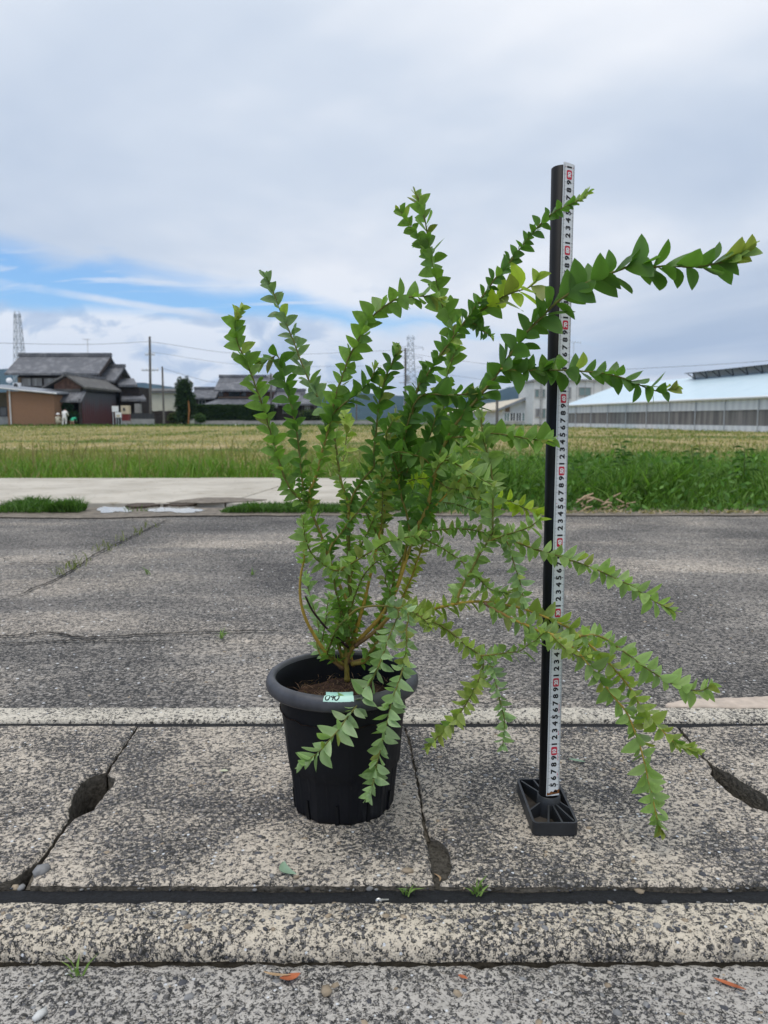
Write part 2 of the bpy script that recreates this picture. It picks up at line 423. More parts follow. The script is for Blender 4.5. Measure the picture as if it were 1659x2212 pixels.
# dirt packed in the shallow lifting notch
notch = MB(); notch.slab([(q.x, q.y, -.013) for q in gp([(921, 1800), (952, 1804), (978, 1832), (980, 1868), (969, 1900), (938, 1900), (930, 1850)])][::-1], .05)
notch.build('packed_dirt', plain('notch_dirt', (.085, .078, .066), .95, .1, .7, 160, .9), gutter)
far_kerb = strip_mesh('kerb', [(Y_E, -.10, 1), (Y_E, -.006, 1), (Y_E + .002, -.001, 1), (Y_E + .006, .001, .6), ((Y_E + Y_F) / 2, .0022, .3), (Y_F - .004, .0028, 1), (Y_F + .004, .0005, 1.6)], M['far_kerb_concrete'], 3.0, .0032)
far_fill = MB(); far_fill.box(-2.6, 2.6, Y_D + .001, Y_E - .001, -.10, -.0065); far_fill.build('joint_filler', M['rubber'], gutter)

# cement smear beside the far kerb
cem = gp([(1438, 1531), (1436, 1526), (1470, 1518), (1520, 1514), (1590, 1512), (1660, 1508), (1800, 1509), (1800, 1532), (1600, 1533)])
plain('cement', (.50, .42, .35), .9, .2, .2, 30, .3)
cemo = plate('cement_patch', cem[::-1] if area(cem) < 0 else cem, M['cement'], z=.0065, th=.004, bev=.003, seed=4, amp=.004, step=.01); tag(cemo, kind='structure')

# road
def sheet(name, x0, x1, y0, y1, z, material, kind='structure'):
    o = MB().add([(x0, y0, z), (x1, y0, z), (x1, y1, z), (x0, y1, z)], [(0, 1, 2, 3)]).build(name, material); tag(o, kind=kind); return o
rows = []
road = MB(); nx, ny = 160, 60
for j in range(ny + 1):
    for i in range(nx + 1):
        x = -14 + 28 * i / nx; y = Y_F + (Y_ROAD - Y_F) * j / ny
        e = mnoise.noise((x * 3, 1.3, 2)) * .035 + mnoise.noise((x * 13, 4.1, 2)) * .012 if j == ny else 0
        road.v.append((x, y + e, .0015 + mnoise.noise((x * 1.7, y * 1.7, 0)) * .004 * min(1, j / 4)))
for j in range(ny):
    for i in range(nx): road.f.append((j * (nx + 1) + i, j * (nx + 1) + i + 1, (j + 1) * (nx + 1) + i + 1, (j + 1) * (nx + 1) + i))
tag(road.build('road', M['asphalt'], smooth=True), kind='structure')

# the wide ground: earth verge and field, one sheet out to the hills
N, p, o = mat('earth', .95, .1); co = obj_co(N)
sp_ = N.n('ShaderNodeSeparateXYZ'); N.set(sp_.inputs[0], co)
n1 = N.noise(N.mapping(co, scale=(.55, .07, 1), rot=(0, 0, R(-4.8))), 1.1, 6, .6, .3)
n2 = N.noise(co, .9, 8, .65)
n3 = N.noise(N.mapping(co, scale=(.05, .3, 1), rot=(0, 0, R(8))), .8, 4, .5)
straw = N.ramp(N.math('ADD', N.math('MULTIPLY', n1, .6), N.math('MULTIPLY', n2, .4)),
               [(.36, (.12, .15, .04)), (.46, (.23, .21, .08)), (.55, (.36, .29, .15)), (.66, (.52, .41, .27))])
straw = N.mix(N.smooth(n3, .50, .62), straw, (.075, .125, .025))
wood = N.ramp(N.noise(co, .02, 6, .6), [(.4, (.03, .055, .02)), (.6, (.07, .10, .035))])
N.set(p.inputs['Base Color'], N.mix(N.smooth(sp_.outputs[1], 95, 120), N.mix(N.smooth(sp_.outputs[1], 8.5, 6.5), straw, (.12, .10, .07)), wood))
N.set(p.inputs['Normal'], N.n('ShaderNodeBump', i_Strength=.6, i_Distance=.05, i_Height=n2))
FZ = -.10
ysl = [-40, -1.7, .5, Y_F, Y_ROAD - .2, 6.5, 7.4, 9, 14, 30, 60, 110, 300, 900, 3400]; gr = MB()
zsl = [-.14, -.14, -.45, -.05, -.014, -.014, -.03, FZ, FZ, FZ, FZ, FZ, FZ, FZ, FZ]
xsl = [-3000, -600, -150, -60, -30, -14, -6, 0, 6, 14, 30, 60, 150, 600, 3000]
for y, z in zip(ysl, zsl):
    for x in xsl: gr.v.append((x, y, z))
nxs = len(xsl)
for j in range(len(ysl) - 1):
    for i in range(nxs - 1): gr.f.append((j * nxs + i, j * nxs + i + 1, (j + 1) * nxs + i + 1, (j + 1) * nxs + i))
tag(gr.build('ground', M['earth']), kind='structure')

# pale concrete path on the far side of the road, cast in bays
N, p, o = mat('path_concrete', .85, .3); co = obj_co(N)
a = N.noise(co, 2.2, 6, .6); b = N.noise(N.mapping(co, scale=(.6, 2, 1)), 7, 5, .65)
c = N.ramp(a, [(.3, (.38, .345, .285)), (.6, (.52, .48, .41))])
c = N.mix(N.smooth(b, .56, .70), c, (.30, .255, .19))
sv = N.n('ShaderNodeTexVoronoi', i_Scale=9.0); N.set(sv.inputs['Vector'], co)
c = N.mix(N.smooth(sv.outputs['Distance'], .10, .05), c, (.15, .13, .10)); N.set(p.inputs['Base Color'], c)
N.set(p.inputs['Normal'], N.n('ShaderNodeBump', i_Strength=.3, i_Distance=.01, i_Height=b))
PY0, PY1 = gy(1094), gy(1038)
path = empty('concrete_path', (-3, PY0, 0)); tag(path, kind='structure')
edges = [-14, -11.4, -8.9, -6.4, -4.0, -2.05, -1.05, -.05]; sk = .32   # bay joints run askew
for i in range(len(edges) - 1):
    x0, x1 = edges[i] + .006, edges[i + 1] - .006
    q = rect(0, 0, 0, 0); q = [P((x0, PY0, 0)), P((x1, PY0, 0)), P((x1 + sk, PY1, 0)), P((x0 + sk, PY1, 0))]
    plate('path_bay', q, M['path_concrete'], z=.024 + (.003 if i % 2 else 0), th=.06, bev=.008, parent=path, seed=50 + i, amp=.006, step=.05)

# mud washed along the road edge and standing puddles
mud = MB()
ms = np.linspace(-6.5, 6.5, 200); top = []; botl = []
for x in ms:
    w = .09 + .05 * mnoise.noise((x * 1.3, 7, 0)) + .03 * mnoise.noise((x * 6, 3, 0)) + (.12 * math.exp(-((x + 1.85) / .6) ** 2))
    botl.append((x, Y_ROAD - w, .0075)); top.append((x, Y_ROAD + .30, .0085))
n = len(ms); mud.v = botl + top
for i in range(n - 1): mud.f.append((i, i + 1, n + i + 1, n + i))
tag(mud.build('mud_verge', M['mud']), kind='structure')
N, p, o = mat('water', .02, .5); N.set(p.inputs['Base Color'], (.36, .345, .31, 1)); p.inputs['IOR'].default_value = 1.33  # pale base colour also stands in for the bright sky reflection
N.set(p.inputs['Normal'], N.n('ShaderNodeBump', i_Strength=.02, i_Distance=.01, i_Height=N.noise(obj_co(N), 30, 2)))
for (x0, x1, yc, hh) in ((205, 288, 1105, 7.0), (320, 444, 1104.5, 8.0)):
    pts = []
    for k in range(72):
        a = 2 * math.pi * k / 72; w = .95 + .55 * mnoise.noise((math.cos(a) * 1.6 + x0, math.sin(a) * 1.6, 0)) + .28 * mnoise.noise((math.cos(a) * 5, math.sin(a) * 5, x0))
        pts.append(ground((x0 + x1) / 2 + (x1 - x0) / 2 * math.cos(a) * w, yc - hh * math.sin(a) * w, .0))
    pts = [(q.x, q.y, .0125) for q in pts]
    if area([P(q) for q in pts]) < 0: pts = pts[::-1]
    tag(MB().slab(pts, .003).build('puddle', M['water']), kind='structure')
# crack across the road, filled with dirt
def crack(name, px, w, seed):
    Q, L = catmull([ground(x, y) for x, y in px], 90); m = MB()
    for i, q in enumerate(Q):
        t = Q[min(i + 1, 89)] - Q[max(i - 1, 0)]; t = t / np.linalg.norm(t); nn = np.array([-t[1], t[0], 0])
        j = nn * (mnoise.noise((i * .35, seed, 0)) * .012)
        ww = w * (.55 + .9 * abs(mnoise.noise((i * .21, seed, 4)))) * min(1, (i + 1) / 10, (90 - i) / 10)
        m.v += [tuple(q + j - nn * ww + (0, 0, .0085)), tuple(q + j + nn * ww + (0, 0, .0085))]
    for i in range(89): m.f.append((2 * i, 2 * i + 2, 2 * i + 3, 2 * i + 1))
    tag(m.build(name, M['void_dirt']), kind='structure')
crack('road_crack', [(20, 1300), (60, 1281), (135, 1248), (215, 1196), (290, 1160), (340, 1135), (372, 1122)], .006, 1)
crack('road_crack', [(0, 1223), (60, 1219), (130, 1219), (175, 1215)], .006, 2)
crack('road_crack', [(-60, 1375), (30, 1380), (95, 1372), (190, 1383), (300, 1377), (420, 1372), (560, 1368), (640, 1372)], .006, 3)
crack('road_crack', [(-40, 1400), (60, 1395), (160, 1390), (300, 1392), (390, 1391)], .005, 5)

# dirt washed over the path edge and packed in the groove before the kerb
def dirt(name, pxs, z, th, seed, m='mud'):
    q = [ground(x, y, z) for x, y in pxs]; q = q if area(q) > 0 else q[::-1]
    tag(plate(name, q, M[m], z=z, th=th, bev=.002, seed=seed, amp=.02, step=.03), kind='structure')
plain('wet_soil', (.075, .055, .04), .8, .3, .5, 30, .7)
dirt('washed_dirt', [(360, 1085), (400, 1079), (450, 1074), (520, 1075), (575, 1079), (530, 1083), (450, 1086)], .030, .004, 61)
dirt('washed_dirt', [(268, 1091), (292, 1086), (330, 1085), (345, 1089), (322, 1093), (285, 1094)], .024, .018, 62, 'wet_soil')
dirt('washed_dirt', [(352, 1089), (400, 1085), (425, 1087), (390, 1091)], .024, .018, 63, 'wet_soil')
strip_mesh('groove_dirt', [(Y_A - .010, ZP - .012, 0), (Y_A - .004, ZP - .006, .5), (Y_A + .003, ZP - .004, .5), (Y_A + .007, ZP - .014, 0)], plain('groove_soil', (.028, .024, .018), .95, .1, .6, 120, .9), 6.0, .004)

# ================================================================== BACKGROUND
plain('dark_wood', (.045, .036, .032), .85, .2, .4, 4, .3)
plain('brown_boards', (.13, .075, .055), .85, .2, .45, 3, .3)
plain('tan_wall', (.22, .155, .105), .9, .2, .2, 2)
plain('brown_stucco', (.27, .155, .095), .9, .2, .08, 6, .2)
plain('olive_wall', (.12, .10, .07), .9, .2, .15, 3)
plain('cream_wall', (.58, .56, .46), .85, .2, .08, 1)
plain('grey_wall', (.30, .30, .30), .85, .2, .2, 2)
plain('white_wall', (.66, .67, .67), .7, .3, .12, 1.5)
plain('white_paint', (.75, .76, .77), .5, .4, .05, 5)
plain('dark_metal', (.04, .042, .045), .5, .4, .2, 5)
plain('galvanised', (.46, .48, .50), .45, .5, .15, 5, 0, .3)
plain('pole_concrete', (.14, .13, .12), .85, .2, .2, 3)
plain('grey_sheet', (.24, .26, .29), .5, .4, .12, 2)
plain('tan_roof', (.56, .50, .39), .7, .3, .12, .4)
plain('red_paint', (.16, .03, .03), .6, .3, .2, 5)
plain('cream_box', (.55, .47, .34), .6, .3, .1, 5)
plain('orange_bark', (.33, .15, .06), .9, .2, .4, 6)
plain('bark', (.09, .065, .045), .95, .2, .4, 12, .5)
plain('skin', (.42, .25, .17), .6, .3, .08, 30)
plain('white_cloth', (.72, .71, .69), .9, .2, .08, 12)
plain('beige_cloth', (.50, .46, .36), .9, .2, .15, 12)
plain('green_cloth', (.05, .42, .24), .9, .2, .1, 12)
plain('dark_hair', (.02, .017, .015), .7, .3, .2, 40)
N, p, o = mat('window_glass', .06, .6); N.set(p.inputs['Base Color'], (.05, .06, .065, 1))
N, p, o = mat('curtained_glass', .2, .5)
N.set(p.inputs['Base Color'], N.ramp(N.noise(N.mapping(obj_co(N), scale=(3, 1, .3)), 1.2, 3), [(.4, (.16, .16, .17)), (.6, (.30, .31, .32))]))
N, p, o = mat('teal_glass', .15, .5); N.set(p.inputs['Base Color'], (.16, .24, .24, 1))

def stripes(name, c0, c1, freq, axis='X', rough=.6, mott=None, bump=.5, spec=.35, lat=None):
    """ribbed sheet or tile courses: colour and relief follow the ribs"""
    N, p, o = mat(name, rough, spec); co = obj_co(N)
    w = N.n('ShaderNodeTexWave', bands_direction=axis); N.set(w.inputs['Vector'], co)
    w.inputs['Scale'].default_value = freq; w.inputs['Distortion'].default_value = .15
    c = N.mix(w.outputs['Fac'], c0, c1)
    n = N.noise(co, 1.3, 7, .65)
    if mott: c = N.mix(N.smooth(n, .46, .66), c, mott)
    h = w.outputs['Fac']
    if lat:
        w2 = N.n('ShaderNodeTexWave', bands_direction='Z'); N.set(w2.inputs['Vector'], co); w2.inputs['Scale'].default_value = lat
        c = N.mix(N.math('MULTIPLY', w2.outputs['Fac'], .35), c, c0); h = N.math('ADD', h, w2.outputs['Fac'])
    N.set(p.inputs['Base Color'], c)
    if bump: N.set(p.inputs['Normal'], N.n('ShaderNodeBump', i_Strength=bump, i_Distance=.03, i_Height=h))
    return M[name]
stripes('roof_tile', (.075, .078, .088), (.16, .165, .18), 1.1, 'X', .55, (.24, .24, .25), .6, lat=1.8)
stripes('old_roof_tile', (.085, .082, .078), (.14, .135, .13), 1.1, 'Y', .7, (.19, .18, .165), .6, lat=1.8)
N, p, o = mat('maroon_sheet', .75, .3); co = obj_co(N)
w = N.n('ShaderNodeTexWave', bands_direction='Y'); N.set(w.inputs['Vector'], co); w.inputs['Scale'].default_value = .55; w.inputs['Distortion'].default_value = 1.5; w.inputs['Detail'].default_value = 3
sz = N.n('ShaderNodeSeparateXYZ'); N.set(sz.inputs[0], co)
st = N.noise(N.mapping(co, scale=(1, 2.2, .16)), 1.8, 6, .6)
up = N.smooth(N.math('ADD', sz.outputs[2], N.math('MULTIPLY', N.math('SUBTRACT', st, .5), 3.2)), 1.0, 3.0)   # lower coat maroon, upper coat blue-grey
c = N.mix(up, (.085, .018, .022), (.065, .072, .09)); c = N.mix(N.math('MULTIPLY', N.smooth(w.outputs['Fac'], .75, .95), .5), c, (.16, .15, .15))
N.set(p.inputs['Base Color'], c); N.set(p.inputs['Normal'], N.n('ShaderNodeBump', i_Strength=.5, i_Distance=.04, i_Height=w.outputs['Fac']))

def gable(root, x0, x1, ye0, yr, ye1, zE, zR, roof_mat, th=.22, ridge='X', ridge_name='ridge_cap'):
    """two roof planes and a ridge cap; ridge along X (ye.. are Y) or along Y (x.. and ye.. swapped)"""
    f = (lambda a, b, z: (a, b, z)) if ridge == 'X' else (lambda a, b, z: (b, a, z))
    m = MB()
    for q in ([f(x0, ye0, zE), f(x1, ye0, zE), f(x1, yr, zR), f(x0, yr, zR)], [f(x1, ye1, zE), f(x0, ye1, zE), f(x0, yr, zR), f(x1, yr, zR)]): m.slab(q, th)
    r = m.build('roof', roof_mat, root)
    c = MB(); a0, a1 = f(x0 - .1, yr, 0), f(x1 + .1, yr, 0)
    if ridge == 'X': c.box(x0 - .1, x1 + .1, yr - .22, yr + .22, zR - .06, zR + .34)
    else: c.box(yr - .18, yr + .18, x0 - .1, x1 + .1, zR - .06, zR + .18)
    c.build(ridge_name, M['roof_tile'], r)
    return r
def gwall(root, x0, x1, y0, y1, z0, zE, zR, material, ridge='X', name='wall'):
    """house body with gabled ends"""
    ym = (y0 + y1) / 2; xm = (x0 + x1) / 2; m = MB()
    if ridge == 'X': m.slab([(x0, y0, z0), (x0, y1, z0), (x0, y1, zE), (x0, ym, zR), (x0, y0, zE)], x1 - x0, (1, 0, 0))
    else: m.slab([(x0, y0, z0), (x0, y0, zE), (xm, y0, zR), (x1, y0, zE), (x1, y0, z0)], y1 - y0, (0, 1, 0))
    return m.build(name, material, root)
def window(root, px0, px1, py0, py1, Y, glass, frame, mull=1, bar=.09):
    """window in a wall facing the road: pane, frame and mullions"""
    a, b = at(px0, py1, Y), at(px1, py0, Y)
    w = MB().box(a.x, b.x, Y - .02, Y + .06, a.z, b.z).build('window', glass, root)
    f = MB(); f.box(a.x - bar, b.x + bar, Y - .07, Y + .02, a.z - bar, a.z); f.box(a.x - bar, b.x + bar, Y - .07, Y + .02, b.z, b.z + bar)
    for i in range(mull + 2):
        x = a.x + (b.x - a.x) * i / (mull + 1); f.box(x - bar / 2, x + bar / 2, Y - .06, Y + .02, a.z, b.z)
    f.build('frame', frame, w)
    return w

# ---- two-storey farmhouse with grey tiled roofs
YH = 88.0
h = empty('farmhouse', (at(110, 900, YH).x, YH + 4, FZ), 'two-storey farmhouse with mottled grey tiled roof behind the brown barn', 'house')
x0, x1 = at(9, 806, YH).x, at(214, 806, YH).x; zE, zR = at(100, 806, YH).z, at(100, 769, YH + 4).z
gable(h, x0, x1, YH, YH + 4, YH + 8, zE, zR, M['roof_tile'])
gwall(h, x0 + 1.0, x1 - .8, YH + 1, YH + 7, FZ, zE - .35, zR - .9, M['dark_wood'])
tw = at(27, 832, YH + .95); MB().box(x0 + 1.05, at(45, 832, YH).x, YH + .93, YH + 1.3, FZ, at(40, 814, YH).z).build('wall_panel', M['tan_wall'], h)
for (a, b) in ((47, 68), (69, 91), (95, 116), (117, 136)): window(h, a, b, 817, 834, YH + .9, M['curtained_glass'], M['dark_wood'], 0, .06)
# end barge boards
MB().slab([(x1 + .02, YH - .05, zE - .05), (x1 + .02, YH + 4, zR - .05), (x1 + .02, YH + 4, zR - .45), (x1 + .02, YH - .05, zE - .45)], .12, (1, 0, 0)).build('barge_board', M['dark_wood'], h)
# lower right wing with its own gable
w0, w1 = at(220, 800, YH + 3).x, at(263, 800, YH + 3).x; wzE, wzR = at(240, 822, YH + 1).z, at(240, 793, YH + 4).z
gable(h, w0, w1, YH + .6, YH + 4, YH + 7.4, wzE, wzR, M['roof_tile'])
gwall(h, w0 + .2, w1 - .5, YH + 1.2, YH + 6.6, FZ, wzE - .3, wzR - .6, M['dark_wood'])
for (pa, pb, pyh, pyl, ya, yb) in ((255, 297, 817, 831, YH + 5, YH + 1), (262, 316, 848, 862, YH + 4, YH - .5)):
    a, b = at(pa, pyh, ya), at(pb - 8, pyh, ya); c, d = at(pb, pyl, yb), at(pa, pyl, yb)
    MB().slab([d, c, b, a], .25).build('eave_roof', M['roof_tile'], h)
a, b = at(258, 832, YH + 1.5), at(304, 905, YH + 1.5)
MB().box(a.x, b.x, YH + 1.5, YH + 6, FZ, at(258, 836, YH + 1.5).z).build('wing_wall', M['dark_wood'], h)
a, b = at(291, 872, YH - .5), at(303, 892, YH - .5)
MB().box(a.x, b.x, YH - .6, YH + .1, b.z, a.z).build('meter_box', M['grey_wall'], h)
# tv aerial on the ridge
am = at(190, 769, YH + 4); at_ = at(189, 733, YH + 4)
MB().tube([am - P((0, 0, .3)), at_], .035, 5).tube([at_ + P((-.5, 0, 0)), at_ + P((.35, 0, 0))], .03, 4).tube([at_ + P((-.4, -.4, 0)), at_ + P((-.4, .4, 0))], .03, 4).tube([at_ + P((.1, -.3, 0)), at_ + P((.1, .3, 0))], .03, 4).build('roof_aerial', M['galvanised'], h)

# ---- barn: gable to the road, maroon sheet on its side
YB = 78.0
b_ = empty('barn', (at(150, 900, YB).x, YB + 5, FZ), 'weathered barn with tiled gable roof and maroon and black sheet metal side', 'barn')
xl, xr = at(119, 880, YB).x, at(177, 880, YB).x; xm = (xl + xr) / 2
zA, zEv = at(150, 808, YB).z, at(188, 833, YB).z
gable(b_, YB - .5, YB + 10.4, xl - 1.0, xm, xr + .55, zEv - .1, zA, M['old_roof_tile'], .2, 'Y')
zl = at(150, 846, YB).z
MB().slab([(xl, YB, zl), (xl, YB, zEv + .1), (xm, YB, zA - .25), (xr, YB, zEv - .1), (xr, YB, zl)], .15, (0, 1, 0)).build('gable_wall', M['brown_boards'], b_)
MB().box(xr - .15, xr, YB + .01, YB + 10, FZ, zEv - .25).build('side_wall', M['maroon_sheet'], b_)
MB().box(xl, xl + .15, YB + .2, YB + 10, FZ, zEv - .1).build('side_wall', M['dark_wood'], b_)
MB().box(xl + .16, xr - .16, YB + 6, YB + 6.2, FZ, zl).build('inner_wall', M['dark_wood'], b_)
MB().box(xl, xr, YB + .16, YB + 10, zl, zl + .1).build('loft_floor', M['dark_wood'], b_)
ca, cb, cc, cd = at(114, 866, YB - 1.6), at(176, 866, YB - 1.6), at(186, 845, YB + .0), at(114, 845, YB + .0)
MB().slab([ca, cb, cc, cd], .15).build('canopy_roof', M['roof_tile'], b_)
for i in range(13):
    x = xl + (xr - xl) * (i + .3) / 13; z = at(150, 844, YB - .1).z
    MB().tube([(x, YB - .25, z), (x, YB - .02, z + .06)], .13, 8).build('ridge_tile', M['old_roof_tile'], b_)
q = at(174, 900, YB - 1.4); MB().box(q.x - .1, q.x + .1, YB - 1.5, YB - 1.3, FZ, at(174, 862, YB - 1.4).z).build('post', M['dark_wood'], b_)

# ---- brown rendered shed
YS = 75.0
s_ = empty('storage_shed', (at(60, 900, YS).x, YS + 4, FZ), 'brown rendered shed with low sloping metal roof and white downpipe', 'shed')
xa, xb = at(16, 880, YS).x, at(117, 880, YS).x; za, zb = at(16, 841, YS).z, at(117, 850, YS).z
MB().slab([(xa, YS, FZ), (xb, YS, FZ), (xb, YS, zb - .12), (xa, YS, za - .12)][::-1], 6.0, (0, 1, 0)).build('wall', M['brown_stucco'], s_)
MB().box(at(-70, 880, YS).x, xa, YS + 1.2, YS + 6, FZ, za - .25).build('side_wall', M['olive_wall'], s_)
r0, r1 = at(-60, 830, YS - .3), at(123, 848, YS - .3)
MB().slab([(r0.x, YS - .4, r0.z), (r1.x, YS - .4, r1.z), (r1.x, YS + 6.3, r1.z + .25), (r0.x, YS + 6.3, r0.z + .25)], .16).build('roof', M['grey_sheet'], s_)
MB().tube([at(-60, 832.5, YS - .45), at(123, 850.5, YS - .45)], .08, 6).build('gutter', M['galvanised'], s_)
dp = at(20, 850, YS - .15); MB().tube([(dp.x + .15, YS - .4, dp.z + .25), (dp.x, YS - .12, dp.z), (dp.x, YS - .12, FZ)], .06, 6).build('downpipe', M['white_paint'], s_)
window(s_, 0, 14.5, 881, 898, YS + 1.15, M['window_glass'], M['dark_metal'], 0)
MB().box(at(-70, 905, YS).x, at(15.5, 905, YS).x, YS + .6, YS + 1.1, FZ, at(8, 900, YS).z).build('low_wall', M['grey_wall'], s_)
ac = empty('air_conditioner', at(35, 838, 79), 'white outdoor air conditioner unit standing on the shed roof', 'air conditioner')
a, b = at(28, 839.5, 79), at(43, 827, 79); MB().box(a.x, b.x, 79, 79.3, a.z - .12, b.z).build('casing', M['white_paint'], ac)
fc = at(34, 833, 78.98); MB().lathe([(.02, 0), (.21, 0), (.22, .03)], 20).build('fan_grille', M['dark_metal'], ac).matrix_basis = Matrix.Translation(fc) @ Matrix.Rotation(R(90), 4, 'X')
di = empty('satellite_dish', at(19, 838, 80), 'small white satellite dish on a thin mast by farmhouse wall', 'dish')
dc = at(20, 822, 80); MB().tube([at(19, 840, 80) - P((0, 0, .3)), dc], .03, 5).build('mast', M['galvanised'], di)
MB().lathe([(.01, .10), (.15, .08), (.29, 0), (.30, .01), (.15, .10), (.01, .12)], 16).build('reflector', M['white_paint'], di).matrix_basis = Matrix.Translation(dc) @ Matrix.Rotation(R(70), 4, 'X') @ Matrix.Rotation(R(25), 4, 'Y')

# ---- notice boards and a post box like cabinet beside the barn
for (pa, pb, pt, pbm, lab) in ((242, 255.5, 877, 889.5, 'white notice board on a post beside the maroon barn wall, the upper one'), (249, 262, 890.5, 902, 'lower white notice board with a brown notice beside the maroon barn wall')):
    nb = empty('notice_board', at((pa + pb) / 2, 917, 76), lab, 'notice board')
    a, b = at(pa, pbm, 76), at(pb, pt, 76)
    MB().box(a.x, b.x, 76, 76.05, a.z, b.z).build('panel', M['white_paint'], nb)
    for x in (a.x + .06, b.x - .06): MB().box(x - .03, x + .03, 76.05, 76.11, FZ, a.z + .3).build('post', M['galvanised'], nb)
    if pa > 245: MB().box(a.x + .12, b.x - .15, 75.985, 75.998, a.z + .06, a.z + .28).build('notice', M['cream_box'], nb)
cbn = empty('roadside_cabinet', at(269, 917, 76.5), 'cream and maroon cabinet on a stone foot beside the notice boards', 'cabinet')
a, b, c = at(261.5, 894, 76.5), at(277, 876, 76.5), at(277, 909, 76.5)
MB().box(a.x, b.x, 76.5, 77.2, a.z, b.z).build('upper_box', M['cream_box'], cbn)
MB().box(a.x + .02, b.x - .02, 76.52, 77.18, c.z, a.z - .002).build('lower_box', M['red_paint'], cbn)
MB().box(a.x - .03, b.x + .03, 76.45, 77.25, FZ, c.z - .002).build('foot', M['grey_wall'], cbn)
d0, d1 = at(266, 888, 76.49), at(270, 881, 76.49); MB().box(d0.x, d1.x, 76.46, 76.5, d0.z, d1.z).build('door', M['dark_metal'], cbn)
fn = empty('block_fence', at(305, 914, 80), 'low dark panel fence on a block footing beside the farmhouse wing', 'fence')
a, b = at(277, 893, 80), at(333, 905, 80)
for i in range(6): MB().box(a.x + (b.x - a.x) * i / 6 + .01, a.x + (b.x - a.x) * (i + 1) / 6 - .01, 80, 80.08, b.z, a.z).build('panel', M['dark_metal'], fn)
MB().box(a.x, b.x, 79.95, 80.15, FZ, b.z - .003).build('footing', M['grey_wall'], fn)

# ---- cream building, second house, its wings
cr = empty('cream_building', (at(336, 900, 112).x, 116, FZ), 'long low cream walled building with thin dark roof behind utility poles', 'building')
a, b = at(285, 849, 112), at(381, 849, 112)
MB().box(a.x, b.x, 112, 122, FZ, a.z).build('wall', M['cream_wall'], cr)
MB().slab([(a.x - .4, 111.6, a.z + .02), (b.x + .4, 111.6, a.z + .02), (b.x + .4, 117, a.z + .55), (a.x - .4, 117, a.z + .55)], .3, (0, 0, 1)).build('roof', M['old_roof_tile'], cr)
df = empty('dark_fence', at(335, 914, 104), 'long dark fence in front of the cream building', 'fence')
a, b = at(288, 888, 104), at(383, 888, 104)
for i in range(9): MB().box(a.x + (b.x - a.x) * i / 9 + .01, a.x + (b.x - a.x) * (i + 1) / 9 - .01, 104, 104.1, FZ, a.z + .05 * (i % 2)).build('panel', M['dark_wood'], df)
Y2 = 105.0
h2 = empty('tiled_house', (at(530, 900, Y2).x, Y2 + 5, FZ), 'two-storey house with grey tiled hipped skirts behind the clipped hedge', 'house')
a, b = at(462, 842, Y2), at(595, 842, Y2); zr = at(520, 815, Y2 + 4).z
gable(h2, a.x, b.x, Y2, Y2 + 4, Y2 + 8, a.z, zr, M['roof_tile'])
gwall(h2, a.x + .8, b.x - .6, Y2 + 1, Y2 + 7, FZ, a.z - .3, zr - .8, M['brown_boards'])
for (p0, p1, q0, q1) in ((472, 481.5, 848, 855.5), (495, 518, 845, 856), (521, 531, 848, 855.5), (548, 572, 846, 856)): window(h2, p0, p1, q0, q1, Y2 + .9, M['window_glass'], M['dark_wood'], 1, .06)
c, d = at(471, 860, Y2 + .6), at(560, 857, Y2 + .6); MB().box(c.x, d.x, Y2 + .6, Y2 + .98, c.z, d.z).build('band_course', M['tan_wall'], h2)
lo = at(425, 877, Y2 - 3); hi = at(478, 860, Y2 + 1)
MB().slab([(lo.x, Y2 - 3, lo.z), (at(600, 877, Y2 - 3).x, Y2 - 3, lo.z), (at(592, 860, Y2 + 1).x, Y2 + 1, hi.z), (hi.x, Y2 + 1, hi.z)], .22).build('skirt_roof', M['roof_tile'], h2)
r = at(543, 875, Y2 - 3.1); s2 = at(575, 858, Y2 + .6); MB().tube([r, s2], .14, 6).build('hip_ridge', M['old_roof_tile'], h2)
MB().box(lo.x + .8, at(596, 877, Y2).x, Y2 - 2, Y2 + .9, FZ, lo.z - .15).build('ground_floor', M['dark_wood'], h2)
for (nm, lab, pa, pb, pr, pe, Yw) in (('house_wing', 'single-storey tiled wing to the left of the hedge house', 410, 466, 841, 859, 108), ('house_wing', 'single-storey tiled wing right of the hedge house behind a leaning pole', 588, 655, 845, 872, 103), ('house_wing', 'low dark tiled outbuilding next to the right wing of the hedge house', 646, 684, 855, 872, 100)):
    w = empty(nm, (at((pa + pb) / 2, 900, Yw).x, Yw + 3, FZ), lab, 'house')
    e0, e1 = at(pa, pe, Yw), at(pb, pe, Yw); zr = at(pa, pr, Yw + 3).z
    gable(w, e0.x, e1.x, Yw, Yw + 3, Yw + 6, e0.z, zr, M['roof_tile'])
    gwall(w, e0.x + .4, e1.x - .4, Yw + .6, Yw + 5.4, FZ, e0.z - .25, zr - .5, M['dark_wood'])
    window(w, pa + (pb - pa) * .35, pa + (pb - pa) * .6, pe + 6, pe + 20, Yw + .55, M['window_glass'], M['grey_wall'], 1, .07)
lw = empty('low_wall', at(650, 914, 89), 'low grey concrete wall running along the far edge of the field', 'wall')
a, b = at(420, 909, 91), at(915, 909, 91)
for i in range(14): MB().box(a.x + (b.x - a.x) * i / 14 + .01, a.x + (b.x - a.x) * (i + 1) / 14 - .01, 91, 91.2, FZ, a.z + .02 * (i % 3)).build('wall_panel', M['grey_wall'], lw)
sh = at(511, 916, 80); deb = empty('plastic_sheet', (sh.x, 80, FZ), 'crumpled white plastic sheet lying at the far field edge', 'sheet')
m = MB(); g = 12
